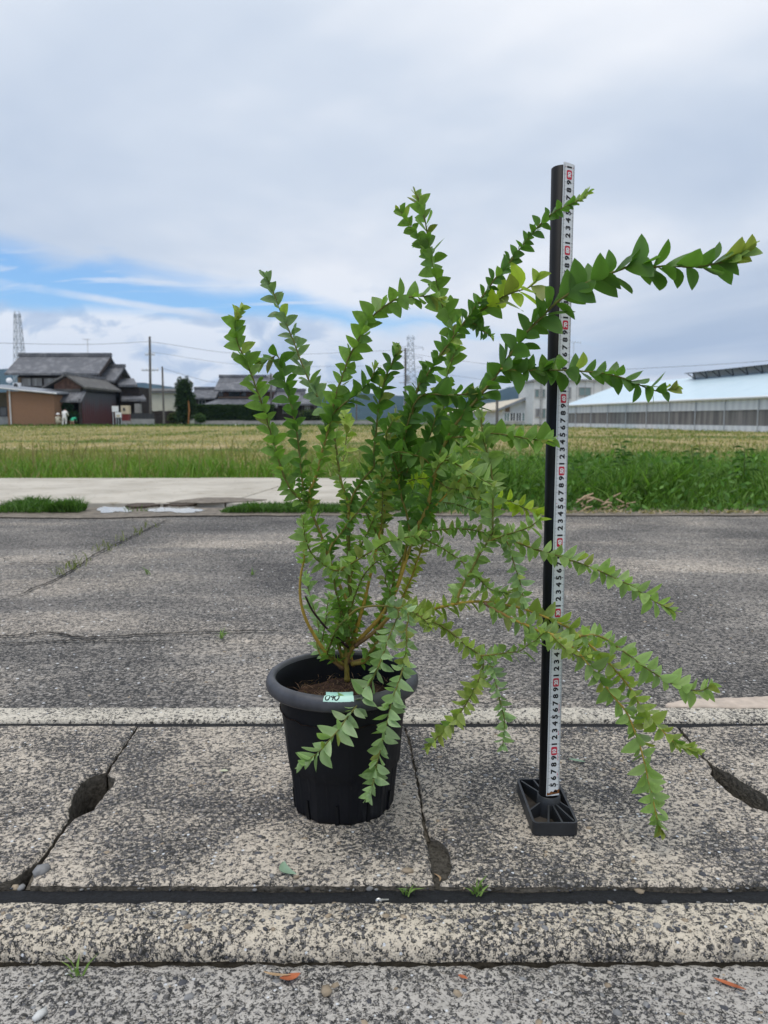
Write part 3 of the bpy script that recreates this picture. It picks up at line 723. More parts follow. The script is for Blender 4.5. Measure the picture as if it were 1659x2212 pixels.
for j in range(5):
    for i in range(g + 1): m.v.append((sh.x - .85 + 1.7 * i / g, 79.4 + .3 * j, FZ + .05 + .16 * abs(mnoise.noise((i * .6, j * .9, 2))) * (1 if 0 < j < 4 else .2)))
for j in range(4):
    for i in range(g): m.f.append((j * (g + 1) + i, j * (g + 1) + i + 1, (j + 1) * (g + 1) + i + 1, (j + 1) * (g + 1) + i))
m.build('sheet', M['white_paint'], deb)

# ---- poles, aerials, pylons, wires
def utility_pole(px_b, px_t, py_t, Y, label, rad=.16, arms=(), box=None, group=None):
    t = at(px_t, py_t, Y); b0 = at(px_b, 905, Y); b0.z = FZ - .2
    o = empty('utility_pole', (b0.x, Y, FZ), label, 'utility pole', group)
    MB().tube([b0, t], [rad, rad * .72], 10).build('pole', M['pole_concrete'], o)
    for (f, w) in arms:
        c = b0.lerp(t, f); ar = MB().box(c.x - w, c.x + w, Y - .06, Y + .06, c.z - .06, c.z + .06).build('cross_arm', M['galvanised'], o)
        for k in (-.9, -.4, .4, .9): MB().lathe([(.02, 0), (.06, .03), (.04, .09), (.06, .14), (.02, .2)], 8, (c.x + w * k, Y, c.z + .05)).build('insulator', M['white_paint'], ar)
    if box:
        c = b0.lerp(t, box); MB().lathe([(.05, -.55), (.28, -.5), (.28, .3), (.05, .36)], 14, (c.x + .45, Y, c.z)).build('transformer', M['galvanised'], o)
    return o
utility_pole(325, 323.5, 727, 84, 'tall dark utility pole with cross arms in front of the cream building', .155, ((.80, .5), (.63, .9)))
utility_pole(354, 350.5, 792, 80, 'short bare utility pole standing before the cream building', .12)
utility_pole(586, 585, 806, 96, 'thin utility pole in front of the tiled house wing', .13, ((.93, .5),))
utility_pole(876, 875.5, 752, 118, 'grey utility pole with transformer next to the distant lattice pylon', .20, ((.97, 1.0), (.55, .9)), .62)
utility_pole(1074, 1074, 820, 82, 'dark utility pole beside the tan roofed warehouse', .17, ((.95, .6),))
utility_pole(770, 770, 862, 95, 'slender pole at the far field edge by low concrete wall', .10)

def bar(m, a, b, r): m.tube([a, b], r, 4, False)
def pylon(px, py_top, Y, w_top, w_bot, nseg, label, arms, thick):
    t = at(px, py_top, Y); base = P((t.x, Y, FZ)); Ht = t.z - FZ
    o = empty('pylon', base, label, 'pylon')
    def corner(f, i):
        w = (w_bot + (w_top - w_bot) * min(1, f / .93)) / 2; sx, sy = ((-1, -1), (1, -1), (1, 1), (-1, 1))[i]
        return base + P((sx * w, sy * w, Ht * f))
    legs = MB(); br = MB()
    for i in range(4): bar(legs, corner(0, i), corner(1, i), thick)
    for s in range(nseg):
        f0, f1 = s / nseg, (s + 1) / nseg
        for i in range(4):
            j = (i + 1) % 4
            bar(br, corner(f0, i), corner(f1, j), thick * .7); bar(br, corner(f0, j), corner(f1, i), thick * .7); bar(br, corner(f1, i), corner(f1, j), thick * .7)
    legs.build('legs', M['galvanised'], o); br.build('bracing', M['galvanised'], o)
    for (f, w) in arms:
        m = MB(); c = base + P((0, 0, Ht * f)); hh = Ht * .02
        for sgn in (-1, 1):
            tip = c + P((sgn * w, 0, hh))
            for dy in (-.4, .4): bar(m, c + P((sgn * .6, dy, 0)), tip, thick * .7); bar(m, c + P((sgn * .6, dy, hh * 2.2)), tip, thick * .7)
            m.tube([tip, tip - P((0, 0, Ht * .035))], thick * 1.3, 5)
        m.build('cross_arm', M['galvanised'], o)
    return o
pylon(37, 679, 260, 1.5, 4.4, 13, 'pale lattice mast rising behind the farmhouse roof', ((.985, .9),), .11)
pylon(887, 729, 560, 3.6, 10.5, 13, 'distant lattice pylon with three pairs of arms', ((.985, 2.6), (.86, 9.0), (.74, 8.2), (.62, 9.0)), .20)
def wire(pts, r, label):
    Q, L = catmull(pts, 24); o = MB().tube([P(q) for q in Q], r, 4, False).build('power_line', M['dark_metal'])
    tag(o, label, 'power line', 'power lines over the field')
wire([at(323, 738, 84), at(560, 766, 96), at(875, 756, 118)], .022, 'upper power line from the tall dark pole to the grey pole with transformer')
wire([at(323, 760, 84), at(560, 790, 96), at(875, 790, 118)], .018, 'lower power line from the tall dark pole to the grey pole with transformer')
wire([at(875, 762, 118), at(985, 778, 100), at(1200, 800, 82), at(1480, 791, 72), at(1720, 775, 66)], .02, 'power line from the grey transformer pole high over the greenhouse roof')
wire([at(875, 800, 118), at(985, 812, 100), at(1074, 824, 82), at(1153, 826, 80)], .018, 'power line from the grey transformer pole to the white panelled block')
wire([at(323, 738, 84), at(180, 744, 80), at(-60, 740, 74)], .020, 'power line from the tall dark pole across above the farmhouse roof')
wire([at(351, 796, 80), at(470, 826, 92), at(586, 812, 96)], .018, 'slack wire from the short bare pole to the thin pole by the tiled wing')
wire([at(586, 812, 96), at(700, 826, 104), at(875, 812, 118)], .018, 'wire from the thin pole by the tiled wing to the grey transformer pole')
def aerial(px, pb, pt, Y, label):
    b0, t = at(px, pb, Y), at(px, pt, Y); o = empty('tv_aerial', b0, label, 'aerial')
    MB().tube([b0, t], .03, 5).build('mast', M['galvanised'], o)
    for f, w in ((1.0, .75), (.62, .4)):
        c = b0.lerp(t, f); m = MB().tube([c + P((-w, 0, .1)), c + P((w, 0, -.02))], .022, 4)
        for k in range(6): q = c + P((-w + 2 * w * k / 5, 0, .1 - .024 * k)); m.tube([q + P((0, -.3, 0)), q + P((0, .3, 0))], .012, 4); m.tube([q + P((0, 0, -.14)), q + P((0, 0, .14))], .012, 4)
        m.build('antenna', M['galvanised'], o)

# ---- right: warehouse, white building, greenhouse
YW = 85.0
wh = empty('warehouse', (at(1134, 905, YW).x, YW + 50, FZ), 'long warehouse with tan roof and grey gable end behind the field', 'warehouse')
ap, le = at(1134, 859, YW), at(1073, 884.5, YW); half = ap.x - le.x
m = MB()
for sgn in (-1, 1): m.slab([(ap.x + sgn * half, YW - .4, le.z), (ap.x, YW - .4, ap.z), (ap.x, YW + 105, ap.z), (ap.x + sgn * half, YW + 105, le.z)][::sgn], .14)
m.build('roof', M['tan_roof'], wh)
MB().slab([(ap.x - half + .6, YW, FZ), (ap.x - half + .6, YW, le.z + .05), (ap.x, YW, ap.z - .18), (ap.x + half - .6, YW, le.z + .05), (ap.x + half - .6, YW, FZ)], 104, (0, 1, 0)).build('wall', M['white_wall'], wh)
for sgn in (-1, 1): MB().slab([(ap.x + sgn * (half + .02), YW - .46, le.z + .02), (ap.x, YW - .46, ap.z + .04), (ap.x, YW - .46, ap.z - .26), (ap.x + sgn * (half + .02), YW - .46, le.z - .26)], .06, (0, 1, 0)).build('barge_board', M['grey_sheet'], wh)
for k in range(4): window(wh, 1089 + 12.8 * k, 1100.5 + 12.8 * k, 892, 909, YW - .05, M['window_glass'] if k % 3 else M['teal_glass'], M['white_paint'], 1, .08)
a, b = at(1091, 890, YW), at(1101, 875, YW); MB().box(a.x, b.x, YW - .05, YW + .02, a.z, b.z).build('wall_patch', M['tan_wall'], wh)
YO = 80.0
ob = empty('office_block', (at(1230, 905, YO).x, YO + 4, FZ), 'two-storey white panelled block with teal windows behind the greenhouse', 'building')
a, b = at(1154, 824, YO), at(1320, 824, YO)
MB().box(a.x, b.x, YO, YO + 9, FZ, a.z).build('wall', M['white_wall'], ob)
MB().box(a.x - .15, b.x + .2, YO - .2, YO + 9.2, a.z + .002, a.z + .22).build('parapet', M['grey_wall'], ob)
for (p0, p1, q0, q1, g) in ((1156, 1164, 842, 857, 'teal_glass'), (1157, 1165, 884, 900, 'curtained_glass'), (1172, 1177, 842, 857, 'teal_glass'), (1221, 1233, 838, 860, 'curtained_glass'), (1251, 1276, 838, 854, 'teal_glass'), (1172, 1178, 884, 902, 'teal_glass')): window(ob, p0, p1, q0, q1, YO - .05, M[g], M['grey_wall'], 0 if p1 - p0 < 12 else 1, .06)
for k in range(1, 9):
    x = a.x + (b.x - a.x) * k / 9; MB().box(x - .02, x + .02, YO - .025, YO - .001, FZ, a.z - .01).build('panel_joint', M['grey_wall'], ob)
dq = at(1167, 905, YO - .1); MB().tube([(dq.x, YO - .1, FZ), (dq.x, YO - .1, a.z - .1)], .06, 6).build('downpipe', M['grey_wall'], ob)
aerial(1239, 826, 740, YO + 2, 'thin television aerial mast on the roof of the white block')

# greenhouse: long side runs away to the left
gd = P((-.157, .9876, 0)); gn = P((.9876, .157, 0)); G0 = P((19.95, 40, 0)) - gd * 14
def gpt(s, nrm, z): q = G0 + gd * s + gn * nrm; return P((q.x, q.y, z))
GL = 14 + 27.6; ZS, ZBT, ZE_, ZRG = .21, 1.06, 1.74, 3.55
gh = empty('greenhouse', gpt(GL / 2, 5, FZ), 'long greenhouse with pale blue ribbed roof and dark side curtain', 'greenhouse')
N, p, o = mat('greenhouse_roof', .32, .5); co = obj_co(N)
wv = N.n('ShaderNodeTexWave', bands_direction='X'); N.set(wv.inputs['Vector'], N.mapping(co, rot=(0, 0, R(-81)))); wv.inputs['Scale'].default_value = .9
c = N.mix(N.noise(N.mapping(co, scale=(.4, .4, 3)), 1.2, 5), (.48, .64, .72), (.64, .77, .83)); c = N.mix(N.math('MULTIPLY', wv.outputs['Fac'], .3), c, (.48, .60, .67))
N.set(p.inputs['Base Color'], c); N.set(p.inputs['Normal'], N.n('ShaderNodeBump', i_Strength=.35, i_Distance=.03, i_Height=wv.outputs['Fac']))
N, p, o = mat('side_curtain', .8, .2); co = obj_co(N)
cv = N.noise(N.mapping(co, scale=(3.2, 3.2, .25)), 1.0, 5, .6)
N.set(p.inputs['Base Color'], N.ramp(cv, [(.35, (.13, .122, .118)), (.5, (.20, .188, .178)), (.65, (.29, .27, .25))]))
N, p, o = mat('eave_film', .6, .3); co = obj_co(N)
wv = N.n('ShaderNodeTexWave', bands_direction='X'); N.set(wv.inputs['Vector'], N.mapping(co, rot=(0, 0, R(-81)))); wv.inputs['Scale'].default_value = .55; wv.inputs['Distortion'].default_value = 3; wv.inputs['Detail'].default_value = 3
N.set(p.inputs['Base Color'], N.mix(wv.outputs['Fac'], (.62, .63, .65), (.74, .75, .76)))
bay = 3.0; nb_ = int(GL / bay)
for i in range(nb_ + 1):
    s0 = i * bay; s1 = min(GL, s0 + bay)
    if s1 - s0 < .3: continue
    MB().slab([gpt(s0 + .01, -.15, ZE_ - .02), gpt(s1 - .01, -.15, ZE_ - .02), gpt(s1 - .01, 5, ZRG), gpt(s0 + .01, 5, ZRG)], .05).build('roof_panel', M['greenhouse_roof'], gh)
    MB().slab([gpt(s0 + .01, 10.15, ZE_ - .02), gpt(s1 - .01, 10.15, ZE_ - .02), gpt(s1 - .01, 5, ZRG), gpt(s0 + .01, 5, ZRG)][::-1], .05).build('roof_panel', M['greenhouse_roof'], gh)
    MB().slab([gpt(s0, 0, ZBT), gpt(s1, 0, ZBT), gpt(s1, 0, ZE_ - .08), gpt(s0, 0, ZE_ - .08)], .04, gn).build('eave_panel', M['eave_film'], gh)
    MB().slab([gpt(s0, .06, ZS), gpt(s1, .06, ZS), gpt(s1, .06, ZBT), gpt(s0, .06, ZBT)], .04, gn).build('curtain_panel', M['side_curtain'], gh)
    MB().slab([gpt(s0, -.02, FZ), gpt(s1, -.02, FZ), gpt(s1, -.02, ZS), gpt(s0, -.02, ZS)], .05, gn).build('skirt_panel', M['eave_film'], gh)
    MB().tube([gpt(s0, -.05, FZ), gpt(s0, -.05, ZE_ - .05)], .03, 6).build('post', M['galvanised'], gh)
MB().slab([gpt(GL, 0, FZ), gpt(GL, 0, ZE_ - .1), gpt(GL, 5, ZRG - .1), gpt(GL, 10, ZE_ - .1), gpt(GL, 10, FZ)], .05, gd * -1).build('end_wall', M['eave_film'], gh)
MB().slab([gpt(10.2, -.06, FZ), gpt(11.6, -.06, FZ), gpt(11.6, -.06, ZE_ - .1), gpt(10.2, -.06, ZE_ - .1)], .03, gn * -1).build('door_panel', M['white_wall'], gh)
MB().tube([gpt(0, -.18, ZE_ - .03), gpt(GL, -.18, ZE_ - .03)], .07, 6).build('eave_gutter', M['white_paint'], gh)
vs0, vs1 = 0.0, 29.6                                            # raised ridge ventilator
vent = MB().slab([gpt(vs0, 4.1, ZRG + .28), gpt(vs1, 4.1, ZRG + .28), gpt(vs1, 5.05, ZRG + .36), gpt(vs0, 5.05, ZRG + .36)], .05).build('ridge_ventilator', M['dark_metal'], gh)
k = 0
while vs0 + k * 1.5 < vs1:
    s = vs0 + k * 1.5
    MB().tube([gpt(s, 4.15, ZRG + .24), gpt(s + .35, 4.55, ZRG - .2)], .045, 4).tube([gpt(s + .75, 4.15, ZRG + .24), gpt(s + .40, 4.55, ZRG - .2)], .045, 4).build('strut', M['dark_metal'], vent); k += 1
MB().slab([gpt(vs0, 4.75, ZRG - .12), gpt(vs1, 4.75, ZRG - .12), gpt(vs1, 4.75, ZRG + .3), gpt(vs0, 4.75, ZRG + .3)], .03, gn).build('vent_screen', M['galvanised'], vent)

# ---- hills on the skyline
N, p, o = mat('wooded_hill', .95, .05); co = obj_co(N)
N.set(p.inputs['Base Color'], N.ramp(N.noise(co, .012, 8, .65), [(.35, (.010, .024, .014)), (.65, (.03, .055, .025))]))
N.set(p.inputs['Normal'], N.n('ShaderNodeBump', i_Strength=1., i_Distance=12., i_Height=N.noise(co, .03, 6, .7)))
def hill(prof, Y):
    xs = np.linspace(prof[0][0], prof[-1][0], 220); ys = np.interp(xs, [a for a, _ in prof], [b for _, b in prof]); m = MB()
    rows = ((-.16, 0.0), (-.10, .45), (-.05, .8), (0, 1.0), (.05, .9), (.10, .5), (.15, 0))
    for x, yy in zip(xs, ys):
        t = at(x, yy + 2.0 * mnoise.noise((x * .02, Y, 0)) + 1.2 * mnoise.noise((x * .11, Y, 1)), Y)
        for dy, f in rows:
            w = 1 + .12 * mnoise.noise((x * .03, dy * 14, 3)); m.v.append((t.x * (1 + dy * .5), Y * (1 + dy), FZ - 1 + (t.z + 1) * f * (w if 0 < f < 1 else 1)))
    K = len(rows)
    for i in range(len(xs) - 1):
        for k in range(K - 1): m.f.append((i * K + k, (i + 1) * K + k, (i + 1) * K + k + 1, i * K + k + 1))
    tag(m.build('hills', M['wooded_hill'], smooth=True), kind='structure')
hill([(-700, 850), (-400, 806), (-150, 815), (0, 797), (60, 796), (160, 812), (250, 824), (310, 827), (345, 831), (385, 840), (430, 856), (520, 862), (640, 868), (720, 848), (790, 850), (860, 862), (900, 874)], 2700)
hill([(560, 880), (680, 862), (760, 846), (830, 852), (900, 858), (960, 850), (1010, 855), (1060, 850), (1100, 836), (1135, 830), (1165, 834), (1230, 848), (1320, 862), (1450, 858), (1600, 852), (1800, 860), (2100, 850), (2400, 880)], 2500)

# ---- foliage masses
def leaf_cloud(C, size, cols, squash=1.0):
    """one small rhombic leaf per point"""
    n = len(C); u = rng.normal(size=(n, 3)); u /= np.linalg.norm(u, axis=1)[:, None]; w = rng.normal(size=(n, 3)); w -= (w * u).sum(1)[:, None] * u; w /= np.linalg.norm(w, axis=1)[:, None]
    s = (size * rng.uniform(.6, 1.3, n))[:, None]
    V = np.stack([C - u * s, C + w * s * .45, C + u * s, C - w * s * .45], 1).reshape(-1, 3); b = np.arange(n)[:, None] * 4
    T = np.concatenate([b + [0, 1, 2], b + [0, 2, 3]], 0)
    return V, T, np.repeat(cols, 4, 0)
def tint_rand(n, c, v=.35):
    c = np.array(c)[None]; return np.clip(c * (1 + rng.uniform(-v, v, (n, 1))) * (1 + rng.uniform(-.1, .1, (n, 3))), 0, 1)
def blob_points(n, blobs):
    out = []
    for (c, r, wgt) in blobs:
        k = int(n * wgt); d = rng.normal(size=(k, 3)); d /= np.linalg.norm(d, axis=1)[:, None]
        rad = rng.uniform(.72, 1.03, (k, 1)); lump = 1 + .16 * np.sin(d[:, :1] * 7 + c[0]) * np.cos(d[:, 2:] * 6 + c[2])
        out.append(np.array(c) + d * rad * lump * np.array(r))
    return np.concatenate(out)
def core_mesh(blobs, f=.8):
    m = MB()
    for (c, r, _) in blobs:
        bm = bmesh.new(); bmesh.ops.create_icosphere(bm, subdivisions=2, radius=1.0)
        m.add([(c[0] + v.co.x * r[0] * f, c[1] + v.co.y * r[1] * f, c[2] + v.co.z * r[2] * f) for v in bm.verts], [tuple(v.index for v in fc.verts) for fc in bm.faces]); bm.free()
    return m
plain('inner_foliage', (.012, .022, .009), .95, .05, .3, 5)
def tree(name, base, blobs, n, size, col, label, cat, trunk_r=.15, trunk_mat='bark', top=None):
    o = empty(name, base, label, cat)
    tz = top if top is not None else blobs[0][0][2]
    MB().tube([(base[0], base[1], base[2] - .1), (base[0] + .05, base[1], (base[2] + tz) / 2), (blobs[0][0][0], blobs[0][0][1], tz)], [trunk_r, trunk_r * .8, trunk_r * .5], 8).build('trunk', M[trunk_mat], o)
    C = blob_points(n, blobs); V, T, K = leaf_cloud(C, size, tint_rand(len(C), col))
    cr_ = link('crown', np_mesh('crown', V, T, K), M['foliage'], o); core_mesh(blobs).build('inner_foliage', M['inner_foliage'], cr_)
    return o
c0 = at(398, 860, 90); bx_ = c0.x
tree('conifer', (bx_, 90, FZ), [((bx_, 90, 3.9), (1.0, 1.0, 1.5), .32), ((bx_ - .05, 90, 2.5), (1.15, 1.1, 1.4), .28), ((bx_ + .7, 89.8, 2.2), (.75, .8, 1.6), .2), ((bx_ - .1, 89.9, 1.0), (1.0, 1.0, 1.1), .2)], 5200, .13, (.03, .06, .018), 'dense dark evergreen tree with lumpy column crown beside the hedge', 'tree')
o = at(407.6, 912, 87.5); st_ = empty('orange_stake', (o.x, 87.5, FZ), 'bent orange brown stake standing before the dark evergreen', 'stake')
MB().tube([(o.x - .05, 87.5, FZ), (o.x + .03, 87.5, .9), (at(408, 880, 87.5).x + .04, 87.5, 1.5), (at(407, 866, 87.5).x, 87.5, at(407, 866, 87.5).z)], [.09, .08, .1, .05], 6).build('stake', M['orange_bark'], st_)
ha, hb = at(424, 876, 93), at(592, 876, 93); hed = empty('hedge', ((ha.x + hb.x) / 2, 93.5, FZ), 'long clipped dark green hedge in front of the tiled house', 'hedge')
nH = 16000; C = np.stack([rng.uniform(ha.x, hb.x, nH), rng.uniform(92.4, 94.4, nH), rng.uniform(FZ, ha.z + .05, nH)], 1)
face = rng.random(nH); C[face < .62, 1] = 92.4 + rng.normal(0, .07, (face < .62).sum()); C[face > .72, 2] = ha.z + rng.normal(0, .06, (face > .72).sum())
V, T, K = leaf_cloud(C, .11, tint_rand(nH, (.03, .062, .014), .45))
link('leaves', np_mesh('leaves', V, T, K), M['foliage'], hed)
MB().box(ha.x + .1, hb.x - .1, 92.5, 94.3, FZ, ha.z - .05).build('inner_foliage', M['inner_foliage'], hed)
for (px, py, Y, r, colr, lab) in ((431, 903, 82, (.55, .5, .5), (.06, .11, .03), 'small round bush growing before the hedge end'), (672, 897, 92, (1.5, 1, .85), (.07, .10, .03), 'loose olive green bush beside the low outbuilding'), (375, 903, 92, (.8, .7, .7), (.08, .10, .03), 'yellowish bush next to the dark evergreen tree'), (715, 900, 96, (1.7, 1, .7), (.05, .08, .025), 'dark low bush right of the outbuilding')):
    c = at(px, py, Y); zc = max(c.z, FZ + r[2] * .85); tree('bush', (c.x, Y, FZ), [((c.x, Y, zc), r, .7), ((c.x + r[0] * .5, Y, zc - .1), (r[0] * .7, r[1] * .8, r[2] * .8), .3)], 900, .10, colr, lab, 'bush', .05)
c = at(143, 880, 77.2)
tree('pruned_pine', (c.x, 77.2, FZ), [((c.x, 77.2, c.z), (.72, .6, .5), .4), ((c.x + .85, 77.1, c.z - .72), (.6, .5, .36), .25), ((c.x - .75, 77.2, c.z - .75), (.45, .4, .35), .15), ((c.x + .1, 77.0, c.z - .9), (.7, .4, .4), .2)], 3000, .08, (.03, .075, .02), 'cloud-pruned green pine under the barn canopy', 'tree', .09)

# ---- three people by the barn
def person(base, joints, edges_, radii, mats, assign, label):
    """one continuous skinned body; faces take clothing or skin by place"""
    me = bpy.data.meshes.new('skel'); me.from_pydata([base + P(j) for j in joints], edges_, []); ob_ = bpy.data.objects.new('skel', me); COL.objects.link(ob_)
    mod = ob_.modifiers.new('skin', 'SKIN'); sv_ = me.skin_vertices[0].data
    for i, r in enumerate(radii): sv_[i].radius = (r, r); sv_[i].use_root = (i == 0)
    ss = ob_.modifiers.new('sub', 'SUBSURF'); ss.levels = 2; ss.render_levels = 2
    dg = bpy.context.evaluated_depsgraph_get(); new = bpy.data.meshes.new_from_object(ob_.evaluated_get(dg)); new.name = 'person'
    bpy.data.objects.remove(ob_); new.materials.clear()
    for m_ in mats: new.materials.append(M[m_])
    for f in new.polygons: f.material_index = assign(f.center - base); f.use_smooth = True
    o_ = bpy.data.objects.new('person', new); COL.objects.link(o_); tag(o_, label, 'person', 'people by the barn'); return o_
ED = [(0, 1), (1, 2), (2, 3), (3, 4), (4, 5), (2, 6), (6, 7), (7, 8), (2, 9), (9, 10), (10, 11), (0, 12), (12, 13), (13, 14), (14, 15), (0, 16), (16, 17), (17, 18), (18, 19)]
RD = [.15, .15, .17, .065, .10, .08, .075, .055, .045, .075, .055, .045, .11, .085, .055, .05, .11, .085, .055, .05]
b0 = at(140, 919, 74); b0.z = FZ
person(b0, [(0, 0, .88), (0, .05, 1.1), (0, .16, 1.36), (0, .24, 1.48), (0, .30, 1.60), (0, .32, 1.68), (-.21, .14, 1.32), (-.27, .2, 1.06), (-.2, .38, .92), (.21, .14, 1.32), (.27, .22, 1.06), (.2, .40, .95),
            (-.12, 0, .82), (-.15, .02, .46), (-.19, -.02, .07), (-.2, .12, .035), (.12, 0, .82), (.12, .05, .46), (.10, .02, .07), (.11, .16, .035)], ED, RD,
       ['white_cloth', 'skin', 'dark_hair'], lambda c: 2 if c.z > 1.54 else (1 if c.z > 1.46 or (abs(c.x) > .16 and c.z < 1.0 and c.y > .3) else 0), 'person in white shirt and trousers seen from behind, leaning forward by the barn')
b1 = at(125, 918.5, 74); b1.z = FZ
hp = person(b1, [(0, 0, .42), (0, .05, .62), (0, .10, .86), (0, .12, .98), (0, .14, 1.07), (0, .15, 1.15), (-.2, .1, .82), (-.26, .22, .6), (-.12, .36, .5), (.2, .1, .82), (.26, .22, .6), (.12, .36, .5),
                 (-.12, .05, .38), (-.2, .38, .45), (-.2, .32, .08), (-.2, .44, .035), (.12, .05, .38), (.2, .38, .45), (.2, .32, .08), (.2, .44, .035)], ED, RD,
            ['beige_cloth', 'skin', 'dark_hair'], lambda c: 1 if .93 < c.z else 0, 'person crouching in beige clothes and a pale sun hat beside the brown shed')
hat = MB().lathe([(.23, -.02), (.24, -.01), (.13, .02), (.125, .12), (.09, .15), (.01, .16)], 16, (b1.x, b1.y + .15, b1.z + 1.10)).build('hat', M['white_cloth'], None, True); hat.parent = hp
b2 = at(156, 918, 74.4); b2.z = FZ
person(b2, [(0, 0, .60), (.05, .12, .72), (.1, .3, .80), (.12, .38, .80), (.13, .46, .80), (.13, .52, .78), (-.08, .28, .74), (-.14, .36, .55), (-.1, .42, .38), (.26, .28, .74), (.3, .36, .55), (.26, .44, .40),
            (-.1, 0, .56), (-.12, .03, .32), (-.13, 0, .06), (-.13, .1, .03), (.1, 0, .56), (.11, .03, .32), (.12, 0, .06), (.12, .1, .03)], ED, [r * .85 for r in RD],
       ['green_cloth', 'skin', 'dark_hair', 'beige_cloth'], lambda c: 2 if c.y > .42 else (1 if c.z < .42 else (0 if c.z > .52 else 3)), 'child in a green shirt bending down beside the pruned pine')

# ================================================================== GRASS
def blades(B, h, w, lean, cols, bend=.5):
    """grass blades: 5 points each (root pair, middle pair, tip)"""
    n = len(B); a = rng.uniform(0, 2 * np.pi, n); side = np.stack([np.cos(a), np.sin(a), np.zeros(n)], 1) * (w[:, None] / 2)
    la = rng.uniform(0, 2 * np.pi, n); L = np.stack([np.cos(la), np.sin(la), np.zeros(n)], 1) * (lean * h)[:, None]
    up = np.array([0, 0, 1.]) * h[:, None]
    mid = B + up * .58 + L * .35; tip = B + up * (1 - .25 * bend * lean[:, None]) + L
    V = np.stack([B - side * .8, B + side * .8, mid + side, mid - side, tip], 1).reshape(-1, 3); b = np.arange(n)[:, None] * 5
    T = np.concatenate([b + [0, 1, 2], b + [0, 2, 3], b + [3, 2, 4]], 0)
    return V, T, np.repeat(cols, 5, 0)
def join(*parts):
    V, T, K, o = [], [], [], 0
    for v, t, k in parts: V.append(v); T.append(t + o); K.append(k); o += len(v)
    return np.concatenate(V), np.concatenate(T), np.concatenate(K)
def clumpy(x, y, s, seed): return np.array([mnoise.noise((a * s, b * s, seed)) for a, b in zip(x, y)])
def mixcol(n, c0, c1, v=.25):
    t = rng.random((n, 1)); c = np.array(c0) * (1 - t) + np.array(c1) * t; return np.clip(c * (1 + rng.uniform(-v, v, (n, 1))), 0, 1)

# bright grass fringe along the field, behind the concrete path
n = 34000; X = rng.uniform(-9.5, 1.2, n); Yg = PY1 + .02 + rng.random(n) ** 2.1 * 8.5
k = clumpy(X, Yg, .8, 3); kf = clumpy(X, Yg, 3.1, 6); edge = np.clip((Yg - PY1) / .6, .22, 1); far_ = np.clip((Yg - PY1 - 1.2) / 5, 0, 1)
hg = (.12 + .16 * rng.random(n) ** 1.5 + .20 * np.clip(k, -.4, 1) + .10 * kf) * edge * (1 - .55 * far_); hg = np.clip(hg, .02, .55)
keep = rng.random(n) < np.where(k + .5 * kf > -.25, 1, .35); X, Yg, hg, far_ = X[keep], Yg[keep], hg[keep], far_[keep]; n = len(X)
zb = np.interp(Yg, [6.5, 7.4, 9], [-.014, -.03, FZ])
cg = mixcol(n, (.10, .205, .025), (.17, .28, .05), .3) * (1 - far_[:, None] * .7) + mixcol(n, (.19, .21, .06), (.28, .25, .10)) * far_[:, None] * .7
dry = rng.random(n) < .10; cg[dry] = mixcol(dry.sum(), (.28, .23, .11), (.40, .32, .18))
gA = blades(np.stack([X, Yg, zb], 1), hg, rng.uniform(.005, .012, n), rng.uniform(.1, 1.0, n), cg)
# tall seeding stems
n = 500; X = rng.uniform(-8, 6, n); Yg = rng.uniform(7.2, 12, n); zb = np.interp(Yg, [6.5, 7.4, 9], [-.014, -.03, FZ])
gB = blades(np.stack([X, Yg, zb], 1), rng.uniform(.3, .58, n), rng.uniform(.006, .012, n), rng.uniform(.05, .35, n), mixcol(n, (.16, .17, .06), (.22, .17, .09)))
tag(link('fringe_grass', np_mesh('fringe_grass', *join(gA, gB)), M['grass']), 'bright green uncut grass fringe along the field edge', 'grass', kind='stuff')

# stubble and regrowth over the field
n = 70000; u = rng.random(n); Yg = 9.5 * (75 / 9.5) ** u; X = rng.uniform(-1, 1, n) * (Yg * .62 + 2)
keep = ~((X > 13.5) & (X > 19.9 - .159 * (Yg - 40) - .3)); X, Yg = X[keep], Yg[keep]; n = len(X)
uu = X + .084 * Yg; row = .34 * np.cos(uu * 2 * np.pi / 2.6 + np.sin(Yg * .12)) + np.array([.8 * mnoise.noise((a * .10, b * .05, 9)) + .45 * mnoise.noise((a * .4, b * .25, 4)) for a, b in zip(X, Yg)])
green = 1 / (1 + np.exp((row + .10) * 9)); gs = rng.random(n) < green * .85
cs = np.where(gs[:, None], mixcol(n, (.13, .18, .04), (.22, .24, .075)), mixcol(n, (.38, .31, .15), (.55, .44, .27)))
hg = np.where(gs, rng.uniform(.03, .10, n), rng.uniform(.015, .06, n)) * (.7 + Yg / 60)
sF = blades(np.stack([X, Yg, np.full(n, FZ)], 1), hg, rng.uniform(.006, .016, n) * (.7 + Yg / 16), rng.uniform(.3, 1.8, n), cs)
n = 5000; X = rng.uniform(-50, 45, n); Yg = rng.uniform(70, 76, n); keep = X < 15; X, Yg = X[keep], Yg[keep]; n = len(X)
sG = blades(np.stack([X, Yg, np.full(n, FZ)], 1), rng.uniform(.1, .28, n), rng.uniform(.06, .16, n), rng.uniform(.1, .8, n), mixcol(n, (.05, .11, .02), (.09, .16, .03)))
tag(link('field_stubble', np_mesh('field_stubble', *join(sF, sG)), M['grass']), 'mown straw coloured field with green regrowth in rows', 'field grass', kind='stuff')

